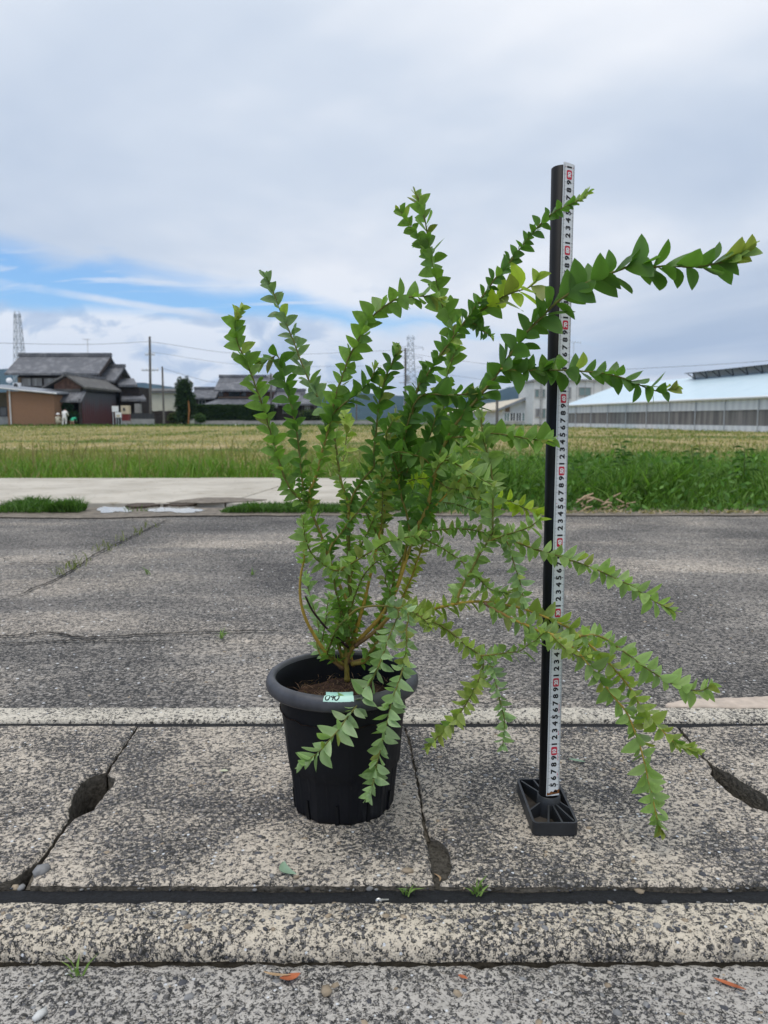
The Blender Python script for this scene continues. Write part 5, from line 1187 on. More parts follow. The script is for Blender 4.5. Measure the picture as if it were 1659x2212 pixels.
# each branch: (segments base -> tip, depth at base, depth at tip, leaf length px base, tip, tint, stem radius mm base, tip, bare fraction)
BR = [
 # main stems out of the soil
 ([('d', [(750, 1472)]), ('D', [(930, 1960), (945, 1850), (955, 1700), (960, 1500), (955, 1300), (950, 1100), (945, 900), (950, 730)])], 1.163, 1.15, 20, 20, 'md', 5.0, 3.4, .12, 'cut'),
 ([('D', [(900, 2075), (888, 1960), (880, 1840), (872, 1700), (850, 1560)])], 1.168, 1.15, 18, 20, 'md', 2.6, 1.6, .35, ''),
 ([('D', [(990, 2060), (965, 1940), (985, 1800), (1040, 1650), (1085, 1500)])], 1.172, 1.16, 18, 20, 'md', 2.8, 1.6, .4, 'yellow'),
 ([('D', [(935, 2040), (950, 1960), (1000, 1890), (1080, 1800), (1200, 1670), (1290, 1530), (1350, 1390), (1400, 1230), (1440, 1110), (1485, 990), (1512, 880)])], 1.163, 1.13, 20, 20, 'md', 5.0, 2.4, 1.0, 'cut_yellow'),
 ([('D', [(910, 2080), (830, 2010), (780, 1960), (720, 1880), (660, 1780), (610, 1680), (575, 1560), (565, 1440), (575, 1320), (598, 1210), (600, 1100), (590, 980), (600, 900)])], 1.163, 1.09, 20, 21, 'sg', 4.6, 1.2, .72, 'yellow'),
 ([('D', [(960, 1960), (985, 1880), (1010, 1780), (1050, 1640), (1080, 1530), (1110, 1390), (1140, 1260), (1170, 1130), (1205, 980), (1225, 880), (1245, 765)])], 1.163, 1.14, 20, 20, 'md', 3.8, 2.2, 1.0, 'cut_yellow'),
 ([('D', [(950, 1910), (860, 1830), (770, 1750), (720, 1690), (660, 1610), (610, 1505)])], 1.15, 1.12, 10, 10, 'md', 2.4, 1.6, 1.0, 'dead'),
 ([('D', [(920, 2010), (870, 1900), (858, 1760), (890, 1650), (870, 1550), (845, 1440), (830, 1330)])], 1.163, 1.11, 20, 23, 'md', 3.2, 1.6, .15, ''),
 ([('D', [(970, 2040), (1080, 2020), (1120, 1950), (1180, 1850), (1200, 1700), (1230, 1560), (1300, 1430), (1305, 1320), (1260, 1210), (1150, 960), (1105, 870), (1060, 765)])], 1.165, 1.15, 22, 18, 'md', 4.0, 1.6, .05, 'cut'),
 ([('D', [(950, 2030), (1100, 1990), (1170, 1860), (1230, 1720), (1340, 1570), (1380, 1510), (1420, 1420), (1460, 1330), (1490, 1230), (1520, 1150), (1570, 970)])], 1.17, 1.16, 20, 18, 'ol', 3.4, 1.6, .55, 'cut_yellow'),
 ([('D', [(915, 2050), (790, 1960), (800, 1900), (860, 1760), (940, 1680)])], 1.163, 1.10, 20, 20, 'md', 3.0, 1.6, .1, ''),
 ([('D', [(1010, 1880), (960, 1760), (900, 1640), (870, 1550)])], 1.15, 1.13, 18, 18, 'md', 2.2, 1.6, .1, ''),
 # upper left
 ([('D', [(950, 1560), (880, 1420), (830, 1300), (790, 1190), (760, 1110), (730, 1010), (690, 920), (640, 800), (575, 740), (490, 650), (430, 530), (380, 380), (330, 200)]), ('A', [(515, 1960), (480, 1850), (430, 1710), (395, 1610), (345, 1490), (290, 1370), (255, 1230), (270, 1130), (310, 1080)])], 1.14, 1.10, 17, 30, 'md', 3.4, 1.1, .1, ''),
 ([('D', [(955, 900), (945, 780), (920, 690), (885, 570), (865, 430), (840, 260), (815, 130), (760, 20)]), ('A', [(900, 1730), (840, 1600), (790, 1480), (740, 1340), (680, 1200), (610, 1040), (560, 900), (500, 790)])], 1.14, 1.17, 18, 28, 'pm', 2.8, 1.0, .02, 'palelow'),
 ([('D', [(640, 800), (600, 720), (590, 640), (575, 500), (560, 360), (540, 200), (510, 60)]), ('A', [(730, 1900), (700, 1800), (670, 1680), (640, 1540), (605, 1450), (560, 1470), (490, 1495), (450, 1515)])], 1.13, 1.13, 18, 28, 'dk', 2.4, .9, .0, ''),
 ([('D', [(650, 800), (640, 680), (680, 590), (710, 500), (735, 380), (770, 250), (805, 110)]), ('A', [(1070, 1830), (1100, 1720), (1140, 1620), (1180, 1490), (1230, 1390), (1280, 1300), (1330, 1190), (1440, 1080), (1550, 1005)]), ('B', [(130, 992), (260, 970), (390, 970), (500, 995)])], 1.13, 1.08, 19, 30, 'md', 3.0, 1.1, .0, ''),
 ([('D', [(950, 850), (960, 770), (1010, 660), (1080, 560), (1150, 480), (1150, 400), (1160, 260), (1170, 190)]), ('A', [(1430, 1880), (1450, 1780), (1490, 1630), (1530, 1540), (1570, 1440), (1575, 1390)])], 1.14, 1.10, 20, 28, 'dk', 2.8, .9, .0, ''),
 ([('D', [(770, 250), (790, 170)]), ('A', [(1060, 1930), (1110, 1880), (1190, 1810), (1270, 1745), (1340, 1690), (1390, 1600), (1400, 1560)])], 1.12, 1.09, 26, 28, 'dk', 2.0, .9, .0, ''),
 # centre, tall
 ([('D', [(1340, 1420), (1400, 1150), (1430, 950), (1365, 700), (1350, 560)]), ('E', [(180, 280)]), ('B', [(240, 1930), (280, 1830), (340, 1775), (430, 1765), (540, 1775), (660, 1770), (780, 1745)])], 1.15, 1.08, 24, 34, 'dk', 3.2, 1.1, .1, ''),
 ([('E', [(330, 870), (380, 760), (430, 500), (440, 300), (470, 110)]), ('B', [(515, 1850), (525, 1700), (550, 1560), (610, 1400), (590, 1260), (540, 1130), (490, 1010), (465, 900), (445, 800), (425, 700), (400, 570), (380, 470), (360, 350), (330, 240), (290, 140)])], 1.15, 1.15, 22, 31, 'md', 2.8, 1.1, .0, ''),
 ([('B', [(410, 660), (380, 610), (320, 520), (260, 420), (200, 330), (150, 255)])], 1.15, 1.16, 24, 20, 'md', 1.4, .7, .0, ''),
 ([('E', [(150, 600), (200, 330)]), ('B', [(300, 1720), (370, 1620), (470, 1470), (540, 1370), (620, 1260), (730, 1110), (800, 1010), (880, 900), (950, 800), (1020, 730), (1090, 640), (1160, 550), (1230, 460), (1310, 370), (1400, 290)]), ('C', [(220, 385), (300, 350), (385, 283)])], 1.13, 1.0, 24, 22, 'dk', 2.8, .8, .0, ''),
 ([('B', [(690, 1180), (800, 1100), (900, 1030), (1000, 970), (1100, 930), (1210, 895), (1270, 840)])], 1.09, 1.03, 36, 42, 'olmix', 1.8, .9, .0, ''),
 ([('B', [(690, 1170), (760, 1190), (820, 1245), (900, 1292)])], 1.08, 1.06, 24, 14, 'dk', 1.3, .7, .0, ''),
 # right, large leaved
 ([('D', [(1485, 990), (1520, 900)]), ('E', [(340, 860), (370, 780), (400, 660), (430, 540), (440, 450), (490, 330), (540, 230), (600, 130), (680, 20)]), ('B', [(740, 1860), (830, 1750), (920, 1640), (990, 1540), (1060, 1440), (1130, 1350), (1200, 1250), (1300, 1150), (1420, 1030)]), ('C', [(280, 980), (380, 920), (480, 880), (600, 835), (700, 800), (820, 812), (950, 802), (1060, 806), (1180, 805), (1290, 785), (1400, 760), (1500, 695)])], 1.13, .94, 23, 54, 'dk', 3.6, 1.3, .0, ''),
 ([('B', [(975, 1560), (1100, 1572), (1250, 1570), (1400, 1570)]), ('C', [(100, 1540), (250, 1540), (370, 1550), (490, 1560), (600, 1585), (700, 1620), (800, 1665), (900, 1690), (990, 1668)])], 1.06, .97, 36, 34, 'dk', 1.9, .9, .0, ''),
 ([('E', [(520, 250), (670, 240), (800, 222), (900, 215), (1050, 235), (1150, 255), (1250, 268), (1355, 268)])], 1.10, 1.0, 26, 31, 'md', 1.8, .9, .0, ''),
 ([('E', [(600, 1555), (620, 1480), (670, 1380), (720, 1290), (780, 1170), (840, 1080), (880, 1000), (885, 830), (885, 700), (880, 560), (860, 440), (830, 330), (805, 220), (790, 70)])], 1.06, 1.05, 23, 30, 'sg', 2.8, 1.1, .0, ''),
 ([('E', [(430, 640), (600, 700), (760, 735), (880, 738), (950, 740), (1020, 752), (1100, 790), (1180, 822), (1255, 832)])], 1.13, 1.10, 22, 28, 'yl', 1.8, .8, .45, ''),
 ([('D', [(1330, 700), (1350, 640), (1390, 610), (1470, 580), (1570, 568)])], 1.14, 1.12, 20, 22, 'yl', 1.5, .8, .0, ''),
 ([('E', [(870, 1020), (1000, 1050), (1100, 1085), (1220, 1130), (1330, 1165)]), ('F', [(310, 305), (410, 340), (500, 370), (600, 410), (700, 460), (790, 500), (880, 560), (960, 610), (1060, 660)])], 1.06, .98, 31, 36, 'sg', 2.2, .9, .0, ''),
 ([('E', [(850, 1070), (980, 1020), (1080, 990), (1180, 955), (1260, 890)])], 1.05, 1.0, 28, 30, 'sg', 1.6, .8, .0, ''),
 ([('E', [(980, 1045), (1010, 1100), (1040, 1200), (1070, 1290), (1100, 1380), (1120, 1480), (1140, 1570)])], 1.04, 1.02, 24, 28, 'pl', 1.5, .8, .0, ''),
 ([('D', [(1420, 1170)]), ('E', [(280, 1000), (370, 990), (480, 975), (600, 968), (700, 975), (800, 995), (880, 1020)])], 1.13, 1.07, 19, 21, 'md', 2.0, 1.2, .12, ''),
 ([('D', [(1430, 1120)]), ('E', [(300, 1040), (400, 1080), (480, 1120), (560, 1170), (640, 1230), (720, 1300), (790, 1380), (850, 1440), (920, 1462), (1010, 1480)])], 1.13, 1.05, 19, 24, 'sg', 1.9, .8, .1, ''),
 ([('E', [(370, 790), (430, 735), (480, 758), (560, 770), (640, 790), (720, 820), (830, 870)])], 1.13, 1.09, 20, 23, 'pl', 1.7, .8, .1, ''),
 ([('E', [(350, 890), (400, 820), (480, 740), (560, 650), (640, 570), (700, 520), (780, 470)])], 1.13, 1.08, 22, 30, 'sg', 2.0, 1.0, .45, 'yellow'),
 ([('E', [(410, 560), (460, 470), (520, 425), (600, 460), (700, 520), (800, 580), (880, 620)])], 1.08, .98, 30, 36, 'sg', 1.7, .8, .05, ''),
 # low arching sprays to the right
 ([('D', [(1000, 1900), (1160, 1780), (1300, 1640), (1400, 1600)]), ('E', [(330, 1640), (430, 1600), (560, 1570), (650, 1555), (760, 1545), (880, 1555), (1000, 1575), (1120, 1600), (1230, 1640), (1330, 1680), (1440, 1730), (1540, 1790)]), ('F', [(590, 940), (650, 1000), (730, 1090), (800, 1180), (850, 1270), (910, 1340), (970, 1410), (1030, 1470), (1100, 1530), (1220, 1568)])], 1.15, .95, 25, 38, 'ly', 3.8, 1.1, .18, 'yellow'),
 ([('E', [(820, 1555), (880, 1600), (960, 1640), (1050, 1690), (1150, 1730), (1250, 1780), (1340, 1800), (1440, 1850)]), ('F', [(450, 930), (510, 1000), (560, 1060), (640, 1160), (700, 1240), (760, 1310), (810, 1420), (850, 1530), (880, 1640), (900, 1730), (930, 1850), (950, 1950), (990, 2085)])], 1.04, .955, 29, 41, 'sg', 2.6, 1.0, .0, 'yellow'),
 ([('F', [(470, 825), (560, 820), (640, 850), (700, 890), (780, 950), (860, 1010), (950, 1070), (1050, 1130), (1150, 1165), (1240, 1180), (1310, 1150)])], 1.0, .94, 30, 38, 'sg', 2.0, .9, .0, ''),
 ([('F', [(280, 815), (340, 880), (400, 930), (470, 960), (530, 940)])], .99, .97, 24, 22, 'ly', 1.4, .8, .0, ''),
 ([('E', [(60, 1600), (130, 1580), (210, 1600), (300, 1650), (400, 1700), (500, 1750), (580, 1810), (660, 1880), (740, 1940), (800, 1990), (810, 2050), (790, 2130)]), ('d', [(1030, 1475), (1012, 1512), (985, 1552), (945, 1592), (925, 1612)])], 1.10, 1.02, 22, 30, 'ly', 2.6, .9, .05, ''),
 ([('E', [(790, 1975), (900, 1965), (1000, 1950), (1100, 1938), (1160, 1890), (1230, 1850), (1290, 1790)])], 1.05, 1.0, 22, 32, 'sg', 1.5, .8, .0, ''),
 ([('d', [(1044, 1418), (1062, 1440), (1072, 1480), (1082, 1520), (1090, 1560), (1086, 1612)])], 1.05, 1.02, 24, 28, 'pl', 1.4, .8, .0, ''),
 # sprays hanging over the pot front
 ([('D', [(930, 1680), (1010, 1610), (1100, 1585), (1220, 1580), (1330, 1595), (1340, 1660), (1290, 1780), (1255, 1870)]), ('G', [(1110, 390), (1060, 510), (1010, 610), (950, 710), (880, 830), (800, 930), (730, 1030), (650, 1120), (570, 1210), (500, 1270), (430, 1310)])], 1.11, .935, 22, 44, 'pl', 2.2, .9, .2, ''),
 ([('D', [(1330, 1595), (1400, 1600), (1420, 1680)]), ('G', [(1310, 180), (1315, 290), (1300, 420), (1270, 540), (1230, 660), (1180, 800), (1150, 950), (1110, 1100), (1080, 1230), (1050, 1350), (1030, 1470), (985, 1600)])], 1.03, .945, 26, 36, 'pl', 1.8, .8, .0, ''),
 # inner and front growth
 ([('D', [(950, 1290), (850, 1300), (800, 1280), (720, 1230), (660, 1170), (620, 1080), (600, 1000), (590, 900)])], 1.10, 1.05, 24, 31, 'sg', 1.9, .9, .0, ''),
 ([('D', [(880, 1290), (980, 1240), (1060, 1190), (1150, 1140), (1230, 1090), (1300, 1060), (1400, 1040), (1500, 1020)])], 1.09, 1.02, 27, 37, 'sg', 1.8, .8, .0, ''),
 ([('D', [(740, 1990), (700, 1900), (715, 1780), (700, 1680), (665, 1570), (635, 1460), (605, 1345)])], 1.19, 1.24, 20, 25, 'pl', 1.8, .8, .0, ''),
 ([('D', [(720, 1960), (760, 1760), (780, 1600), (800, 1500)])], 1.2, 1.2, 20, 20, 'pl', 1.6, .8, .1, ''),
 ([('D', [(1205, 980), (1215, 850), (1220, 700), (1215, 600), (1220, 480)])], 1.13, 1.12, 22, 24, 'ol', 1.8, .9, .0, ''),
 ([('D', [(790, 1180), (820, 1090), (880, 1020), (950, 920), (1030, 830), (1100, 740), (1170, 650), (1260, 520)])], 1.12, 1.10, 20, 22, 'dk', 2.4, 1.2, .0, ''),
 ([('D', [(1210, 1080), (1240, 800), (1290, 560), (1330, 380), (1400, 200), (1430, 20)])], 1.15, 1.14, 24, 28, 'dk', 2.2, 1.0, .1, ''),
 ([('D', [(1230, 500), (1250, 330), (1290, 200), (1340, 60)])], 1.15, 1.17, 24, 26, 'ol', 1.6, .9, .0, ''),
 ([('E', [(170, 600), (250, 420), (350, 300), (400, 200), (440, 60)])], 1.13, 1.10, 26, 30, 'dk', 1.8, .9, .0, ''),
 ([('E', [(150, 560), (90, 400), (40, 240), (90, 120)])], 1.12, 1.06, 27, 29, 'dk', 1.8, .9, .0, ''),
 ([('E', [(420, 520), (350, 420), (240, 380), (130, 360), (30, 390)])], 1.09, 1.03, 28, 30, 'dk', 1.6, .9, .0, ''),
 ([('D', [(1300, 1320), (1400, 1150), (1450, 1020), (1560, 900), (1600, 760), (1590, 640)])], 1.16, 1.17, 22, 24, 'md', 2.2, 1.1, .1, ''),
 ([('D', [(960, 1400), (1000, 1230), (1060, 1080), (1110, 980), (1160, 860)])], 1.14, 1.10, 20, 22, 'md', 2.0, 1.0, .1, ''),
 ([('D', [(955, 1650), (1000, 1500), (1070, 1340), (1160, 1240), (1230, 1200)])], 1.14, 1.08, 21, 24, 'sg', 2.0, 1.0, .1, ''),
 ([('D', [(1240, 1640), (1280, 1480), (1240, 1380), (1270, 1250)])], 1.13, 1.12, 20, 20, 'md', 2.0, 1.0, .1, ''),
 ([('D', [(880, 620), (905, 450), (930, 260), (940, 150), (900, 40)])], 1.22, 1.30, 20, 24, 'ly', 1.6, .8, .2, ''),
 ([('D', [(1400, 1600), (1480, 1640), (1560, 1700), (1600, 1760)])], 1.08, 1.03, 20, 20, 'ly', 1.6, .9, .0, ''),
 ([('E', [(420, 560), (520, 640), (620, 660), (700, 640), (790, 650)])], 1.12, 1.06, 24, 28, 'ly', 1.6, .8, .05, ''),
 ([('E', [(440, 450), (560, 380), (660, 330), (740, 260)])], 1.08, 1.04, 27, 30, 'sg', 1.5, .8, .05, ''),
]
shrub = empty('shrub', BASE, 'leafy shrub with triangular grey-green leaves growing in the black pot', 'shrub')
# leaf template: base at origin, x to the tip, y to the bulged side
NS = 8; LX = np.array([0, .07, .19, .35, .53, .71, .87, 1.0])
LYD = .43 * np.sin(np.pi * LX ** .72) ** .9 + .05 * (1 - LX) ** 3; LYR = .47 * np.sin(np.pi * LX ** .86) ** .82 + .05 * (1 - LX) ** 3; LYP = -.075 * np.sin(np.pi * LX) ** .8 - .01
def leaf_shape(yd):
    out = []
    for i in range(NS):
        y1, y0 = (yd[i], LYP[i]) if i < NS - 1 else (.004, -.004); curl = .07 * LX[i] ** 2; dz = -.022 * math.sin(math.pi * LX[i])
        out += [(LX[i], y0, curl), (LX[i], (y0 + y1) / 2, dz + curl), (LX[i], y1, curl + .015 * math.sin(LX[i] * 5))]
    return np.array(out)
TV, TVR = leaf_shape(LYD), leaf_shape(LYR); tt = []
for i in range(NS - 1):
    for s in range(2):
        a_, b_2, c_, d_ = i * 3 + s, (i + 1) * 3 + s, (i + 1) * 3 + s + 1, i * 3 + s + 1
        tt += [(a_, b_2, c_), (a_, c_, d_)]
TT = np.array(tt)
tinted('stem', .0, .65, .3)
rl = random.Random(11); LEAVES = []; branch_objs = []
YEL, GRN, DRY, DED = np.array((.50, .32, .055)), np.array((.24, .24, .055)), np.array((.15, .085, .05)), np.array((.035, .018, .018))
for bi, (segs, Y0, Y1, l0, l1, tint, r0, r1, bare, flag) in enumerate(BR):
    px = [(CROP[k][0] + x * CROP[k][2], CROP[k][1] + y * CROP[k][2]) for k, pts in segs for x, y in pts]
    acc = [0]
    for a_, c_ in zip(px[:-1], px[1:]): acc.append(acc[-1] + math.hypot(c_[0] - a_[0], c_[1] - a_[1]))
    P3 = [at(x, y, Y0 + (Y1 - Y0) * (s / acc[-1]) ** 1.15) for (x, y), s in zip(px, acc)]
    npt = max(10, int(acc[-1] / 7)); Q, L = catmull(P3, npt); f = np.linspace(0, 1, npt)
    # stem
    rad = (r0 + (r1 - r0) * f ** .6) / 1000 * .9 * (1 + .10 * np.sin(np.arange(npt) * 2.1)); m = MB().tube([P(q) for q in Q], list(rad), 7)
    if flag == 'dead': cc = np.repeat(DED[None], npt, 0)
    elif flag in ('yellow', 'cut_yellow'): cc = DRY[None] * (1 - np.clip(f * 6, 0, 1))[:, None] + np.clip(f * 6, 0, 1)[:, None] * (YEL[None] * (1 - .45 * f[:, None]) + GRN[None] * .45 * f[:, None])
    else:
        g = np.clip(f * 2.2 + (.4 if r0 < 3 else 0), 0, 1)[:, None]; cc = (YEL[None] * .45 + GRN[None] * .4) * (1 - g) + GRN[None] * g * .62
    if flag.startswith('cut'): cc[-max(1, int(npt * .04)) - 1:] = DED
    me = bpy.data.meshes.new('branch'); me.from_pydata(m.v, [], m.f); me.update()
    ca_ = me.color_attributes.new('tint', 'FLOAT_COLOR', 'POINT'); ca_.data.foreach_set('color', np.hstack([np.repeat(cc, 7, 0), np.ones((npt * 7, 1))]).astype(np.float32).ravel())
    bo = link('branch', me, M['stem'], shrub, True); branch_objs.append(bo)
    if flag == 'dead': bo['label'] = 'dead dark purple twig without leaves'
    if bare >= 1.0: continue
    # leaves: blade plane holds the stem direction, fins set around the stem
    s = bare * L; ph = rl.uniform(0, 6.28); scale_m = np.interp(.5, [0, 1], [Y0, Y1]) / F_PX
    ref = Vector((0, 0, 1)) if abs((P(Q[-1]) - P(Q[0])).normalized().z) < .9 else Vector((0, 1, 0))
    while s < L:
        t = s / L; Ym = Y0 + (Y1 - Y0) * t; lp = (1.22 if Q[min(npt - 1, int(t * npt))][2] > .5 else 1.12) * (l0 + (l1 - l0) * min(1, t * 1.6)) * Ym / F_PX
        taper = 1.0 if t < .90 else 1.0 - .42 * (t - .90) / .10
        i = t * (npt - 1); i0 = int(min(i, npt - 2)); c = P(Q[i0]).lerp(P(Q[i0 + 1]), i - i0)
        tg = (P(Q[min(i0 + 2, npt - 1)]) - P(Q[max(i0 - 1, 0)])).normalized()
        n1 = tg.cross(ref).normalized(); n2 = n1.cross(tg)
        o_ = n1 * math.cos(ph) + n2 * math.sin(ph)
        ang = R(rl.gauss(58 if Q[i0][2] > .5 else 67, 10)) * (1 if t < .9 else 1 - .55 * (t - .9) / .1)
        ax = tg * math.cos(ang) + o_ * math.sin(ang); ds = tg * math.sin(ang) - o_ * math.cos(ang)
        tw = R(rl.gauss(0, 30)); nm = ax.cross(ds); ds = (ds * math.cos(tw) + nm * math.sin(tw)).normalized(); nm = ax.cross(ds)
        ln = lp * taper * rl.uniform(.68, 1.15)
        rr = (r0 + (r1 - r0) * t ** .8) / 1000 * .7
        tn = tint
        if tint == 'olmix': tn = rl.choice(('yl', 'ol', 'ly')) if t > .3 else rl.choice(('dk', 'md'))
        elif flag == 'palelow' and t < .35: tn = rl.choice(('sg', 'ly'))
        elif t > .95 and tint in ('dk', 'md', 'sg'): tn = rl.choice(('ly', 'sg', 'ol'))
        elif rl.random() < .07 and l1 < 50: tn = rl.choice(('ol', 'ly', 'md'))
        rnd = Q[i0][2] > .50 or l1 > 50
        if rnd: ln *= 1.06; tn += '+'
        LEAVES.append((ln / Ym, bi, tuple(c + o_ * rr), ax, ds, nm, ln, tn))
        s += lp * (.15 if l1 > 50 else .182 if rnd else .158) * (taper ** .6) * (1 if t < .93 else .7) * rl.uniform(.75, 1.2); ph += R(137.5) + rl.gauss(0, .25)
LEAVES.sort(key=lambda l: -l[0])
variants = {}
def leaf_variant(tn, k):
    if (tn, k) not in variants:
        r = random.Random(hash((tn, k)) % 1000 if False else sum(map(ord, tn)) * 7 + k); V = (TVR if '+' in tn else TV).copy(); V[:, 1] *= r.uniform(.85, 1.2) if '+' in tn else r.uniform(.82, 1.15); V[:, 2] *= r.uniform(.3, 2.2); V[:, 2] += r.uniform(-.08, .08) * V[:, 0] ** 2
        col = np.array(TINT[tn.rstrip('+')]) * r.uniform(.85, 1.18)
        K = np.repeat(col[None], len(V), 0); edge_ = np.array([1.18 if j % 3 != 1 else .95 for j in range(len(V))])[:, None]
        me = np_mesh('leaf', V, TT, K * edge_); me.materials.append(M['leaf']); me.polygons.foreach_set('use_smooth', [True] * len(me.polygons)); variants[(tn, k)] = (me, V, K * edge_)
    return variants[(tn, k)]
big, rest = LEAVES[:300], LEAVES[300:]
for (sz_, bi, c, ax, ds, nm, ln, tn) in big:
    me, _, _ = leaf_variant(tn, rl.randrange(5)); lo_ = bpy.data.objects.new('leaf', me); COL.objects.link(lo_); lo_.parent = branch_objs[bi]
    mt = Matrix((ax * ln, ds * ln, nm * ln)).transposed().to_4x4(); mt.translation = c; lo_.matrix_basis = mt
Vs, Ts, Ks = [], [], []; off = 0
for (sz_, bi, c, ax, ds, nm, ln, tn) in rest:
    _, V, K = leaf_variant(tn, rl.randrange(5)); A3 = np.array([ax, ds, nm]); Vs.append(V * ln @ A3 + np.array(c)); Ts.append(TT + off); Ks.append(K * rl.uniform(.85, 1.15)); off += len(V)
fo = link('small_leaves', np_mesh('small_leaves', np.concatenate(Vs), np.concatenate(Ts), np.concatenate(Ks)), M['leaf'], shrub, True); tag(fo, kind='stuff')
print('leaves', len(LEAVES))

# ================================================================== MEASURING POLE
plain('black_steel', (.005, .005, .006), .5, .2, .3, 25); plain('stand_plastic', (.022, .024, .027), .5, .4, .25, 30)
N, p, o = mat('tape_white', .38, .5); co = obj_co(N)
N.set(p.inputs['Base Color'], N.ramp(N.noise(co, 30, 5, .6), [(.3, (.66, .68, .68)), (.7, (.76, .78, .78))]))
plain('numeral_black', (.012, .012, .013), .5, .3, .1, 60); plain('tape_red', (.55, .02, .05), .45, .4, .08, 60); plain('numeral_white', (.78, .76, .76), .5, .3, .03, 60); plain('tick_grey', (.26, .27, .28), .5, .3, .1, 60)
plain('rust', (.22, .09, .03), .9, .2, .6, 350, .6)
SX, SY0, SY1 = .2385, 1.008, 1.142
stand = empty('measuring_pole', (SX, 1.07, 0), 'black upright pole carrying a white tape measure on a ribbed plastic foot', 'measuring pole')
LEAN = R(2.5); PB = P((SX + .0015, 1.064, .012)); axis_v = P((.004, math.sin(LEAN), math.cos(LEAN))).normalized(); PR = .0143; PT = .905
side_v = P((1, 0, 0)); side_v = (side_v - axis_v * side_v.dot(axis_v)).normalized(); front_v = axis_v.cross(side_v) * 1.0
front_v = -front_v if front_v.y > 0 else front_v
pipe = MB()
def ring(hh, r): return [PB + axis_v * hh + (side_v * math.cos(2 * math.pi * k / 40) + front_v * math.sin(2 * math.pi * k / 40)) * r for k in range(40)]
for hh, r in ((0, PR), (PT - .001, PR), (PT, PR - .001), (PT, PR - .0022), (PT - .05, PR - .0022)): pipe.v += [tuple(q) for q in ring(hh, r)]
for j in range(4):
    for k in range(40): pipe.f.append((j * 40 + k, j * 40 + (k + 1) % 40, (j + 1) * 40 + (k + 1) % 40, (j + 1) * 40 + k))
pole_o = pipe.build('pole', M['black_steel'], stand); 
for f_ in pole_o.data.polygons: f_.use_smooth = f_.index < 40
def tape_frame(cm):
    """point on the tape centre line at this reading, with its across and normal directions"""
    th = R(11 + (cm - 5) / 85 * 18); hh = (cm / 100 - PB.z + .0025) / axis_v.z
    nrm = side_v * math.sin(th) + front_v * math.cos(th); acr = side_v * math.cos(th) - front_v * math.sin(th)
    return PB + axis_v * hh + nrm * (PR + .0002), acr, nrm
TW = .0098
tape = MB(); cms = np.linspace(3.4, 91.55, 120); prof_t = [(-1, -.0004), (-.9, .0004), (0, .0007), (.9, .0004), (1, -.0004)]
for i, cm in enumerate(cms):
    c, a_, n_ = tape_frame(cm)
    for s, z in prof_t: 
        j = 0
        if i == len(cms) - 1: j = .0018 * mnoise.noise((s * 3, 1, 1)) * 1.6
        tape.v.append(tuple(c + a_ * (s * TW) + n_ * z + axis_v * j))
KT = len(prof_t)
for i in range(len(cms) - 1):
    for k in range(KT - 1): tape.f.append((i * KT + k, i * KT + k + 1, (i + 1) * KT + k + 1, (i + 1) * KT + k))
tape_o = tape.build('tape', M['tape_white'], stand); mod = tape_o.modifiers.new('th', 'SOLIDIFY'); mod.thickness = .0003; mod.offset = -1
tape_o['label'] = 'white steel tape measure with black and red centimetre numerals'
NZ = .00085
glyphs = {}
def glyph(txt):
    if txt not in glyphs:
        cu = bpy.data.curves.new('txt', 'FONT'); cu.body = txt; cu.size = 1.0; cu.align_x = 'CENTER'; cu.align_y = 'CENTER'; cu.offset = .045; cu.resolution_u = 3; cu.space_character = .92
        ob_ = bpy.data.objects.new('txt', cu); COL.objects.link(ob_); dg = bpy.context.evaluated_depsgraph_get(); me = bpy.data.meshes.new_from_object(ob_.evaluated_get(dg)); bpy.data.objects.remove(ob_)
        V = np.array([v.co[:2] for v in me.vertices]); V -= (V.max(0) + V.min(0)) / 2; V /= (V[:, 1].max() - V[:, 1].min()); glyphs[txt] = (V, [tuple(f.vertices) for f in me.polygons])
    return glyphs[txt]
def on_tape(cm, across, along, lift=NZ):
    c, a_, n_ = tape_frame(cm + along * 100); return c + a_ * across + n_ * lift
def flat(name, cm, pts, faces, mt, lift=NZ):
    me = bpy.data.meshes.new(name); me.from_pydata([tuple(on_tape(cm, x, y, lift)) for x, y in pts], [], faces); me.update(); return link(name, me, M[mt], tape_o)
for cm in range(5, 92):
    d = cm % 10; txt = str(cm) if d == 0 else str(d); V, Fc = glyph(txt); hgt = .0086 if d else .0064
    stretch = 1.0 if d else 1.0
    if d == 0:
        w_, l_ = .0046, .0062; pts = []
        for k in range(24):
            a = 2 * math.pi * k / 24; cx_, sx_ = math.cos(a), math.sin(a); e = .35
            pts.append((w_ * math.copysign(abs(cx_) ** e, cx_), l_ * math.copysign(abs(sx_) ** e, sx_)))
        flat('red_block', cm, pts, [tuple(range(24))], 'tape_red', NZ)
        flat('numeral', cm, [(-y * hgt, x * hgt * .95) for x, y in V], Fc, 'numeral_white', NZ + .0003)
    else: flat('numeral', cm, [(-y * hgt, x * hgt * 1.12) for x, y in V], Fc, 'numeral_black', NZ)
    if d == 5:
        for s in (-1, 1): flat('arrow_mark', cm, [(s * .0062, .0011), (s * .0062, -.0011), (s * .0046, 0)], [(0, 1, 2) if s < 0 else (0, 2, 1)], 'numeral_black')
for cm in (45.5, 91.0):
    for s in (-1, 1): flat('red_mark', cm, [(s * .0072, .0005), (s * .0072, -.0005), (s * .0050, 0)], [(0, 1, 2) if s < 0 else (0, 2, 1)], 'tape_red')
tk = MB()
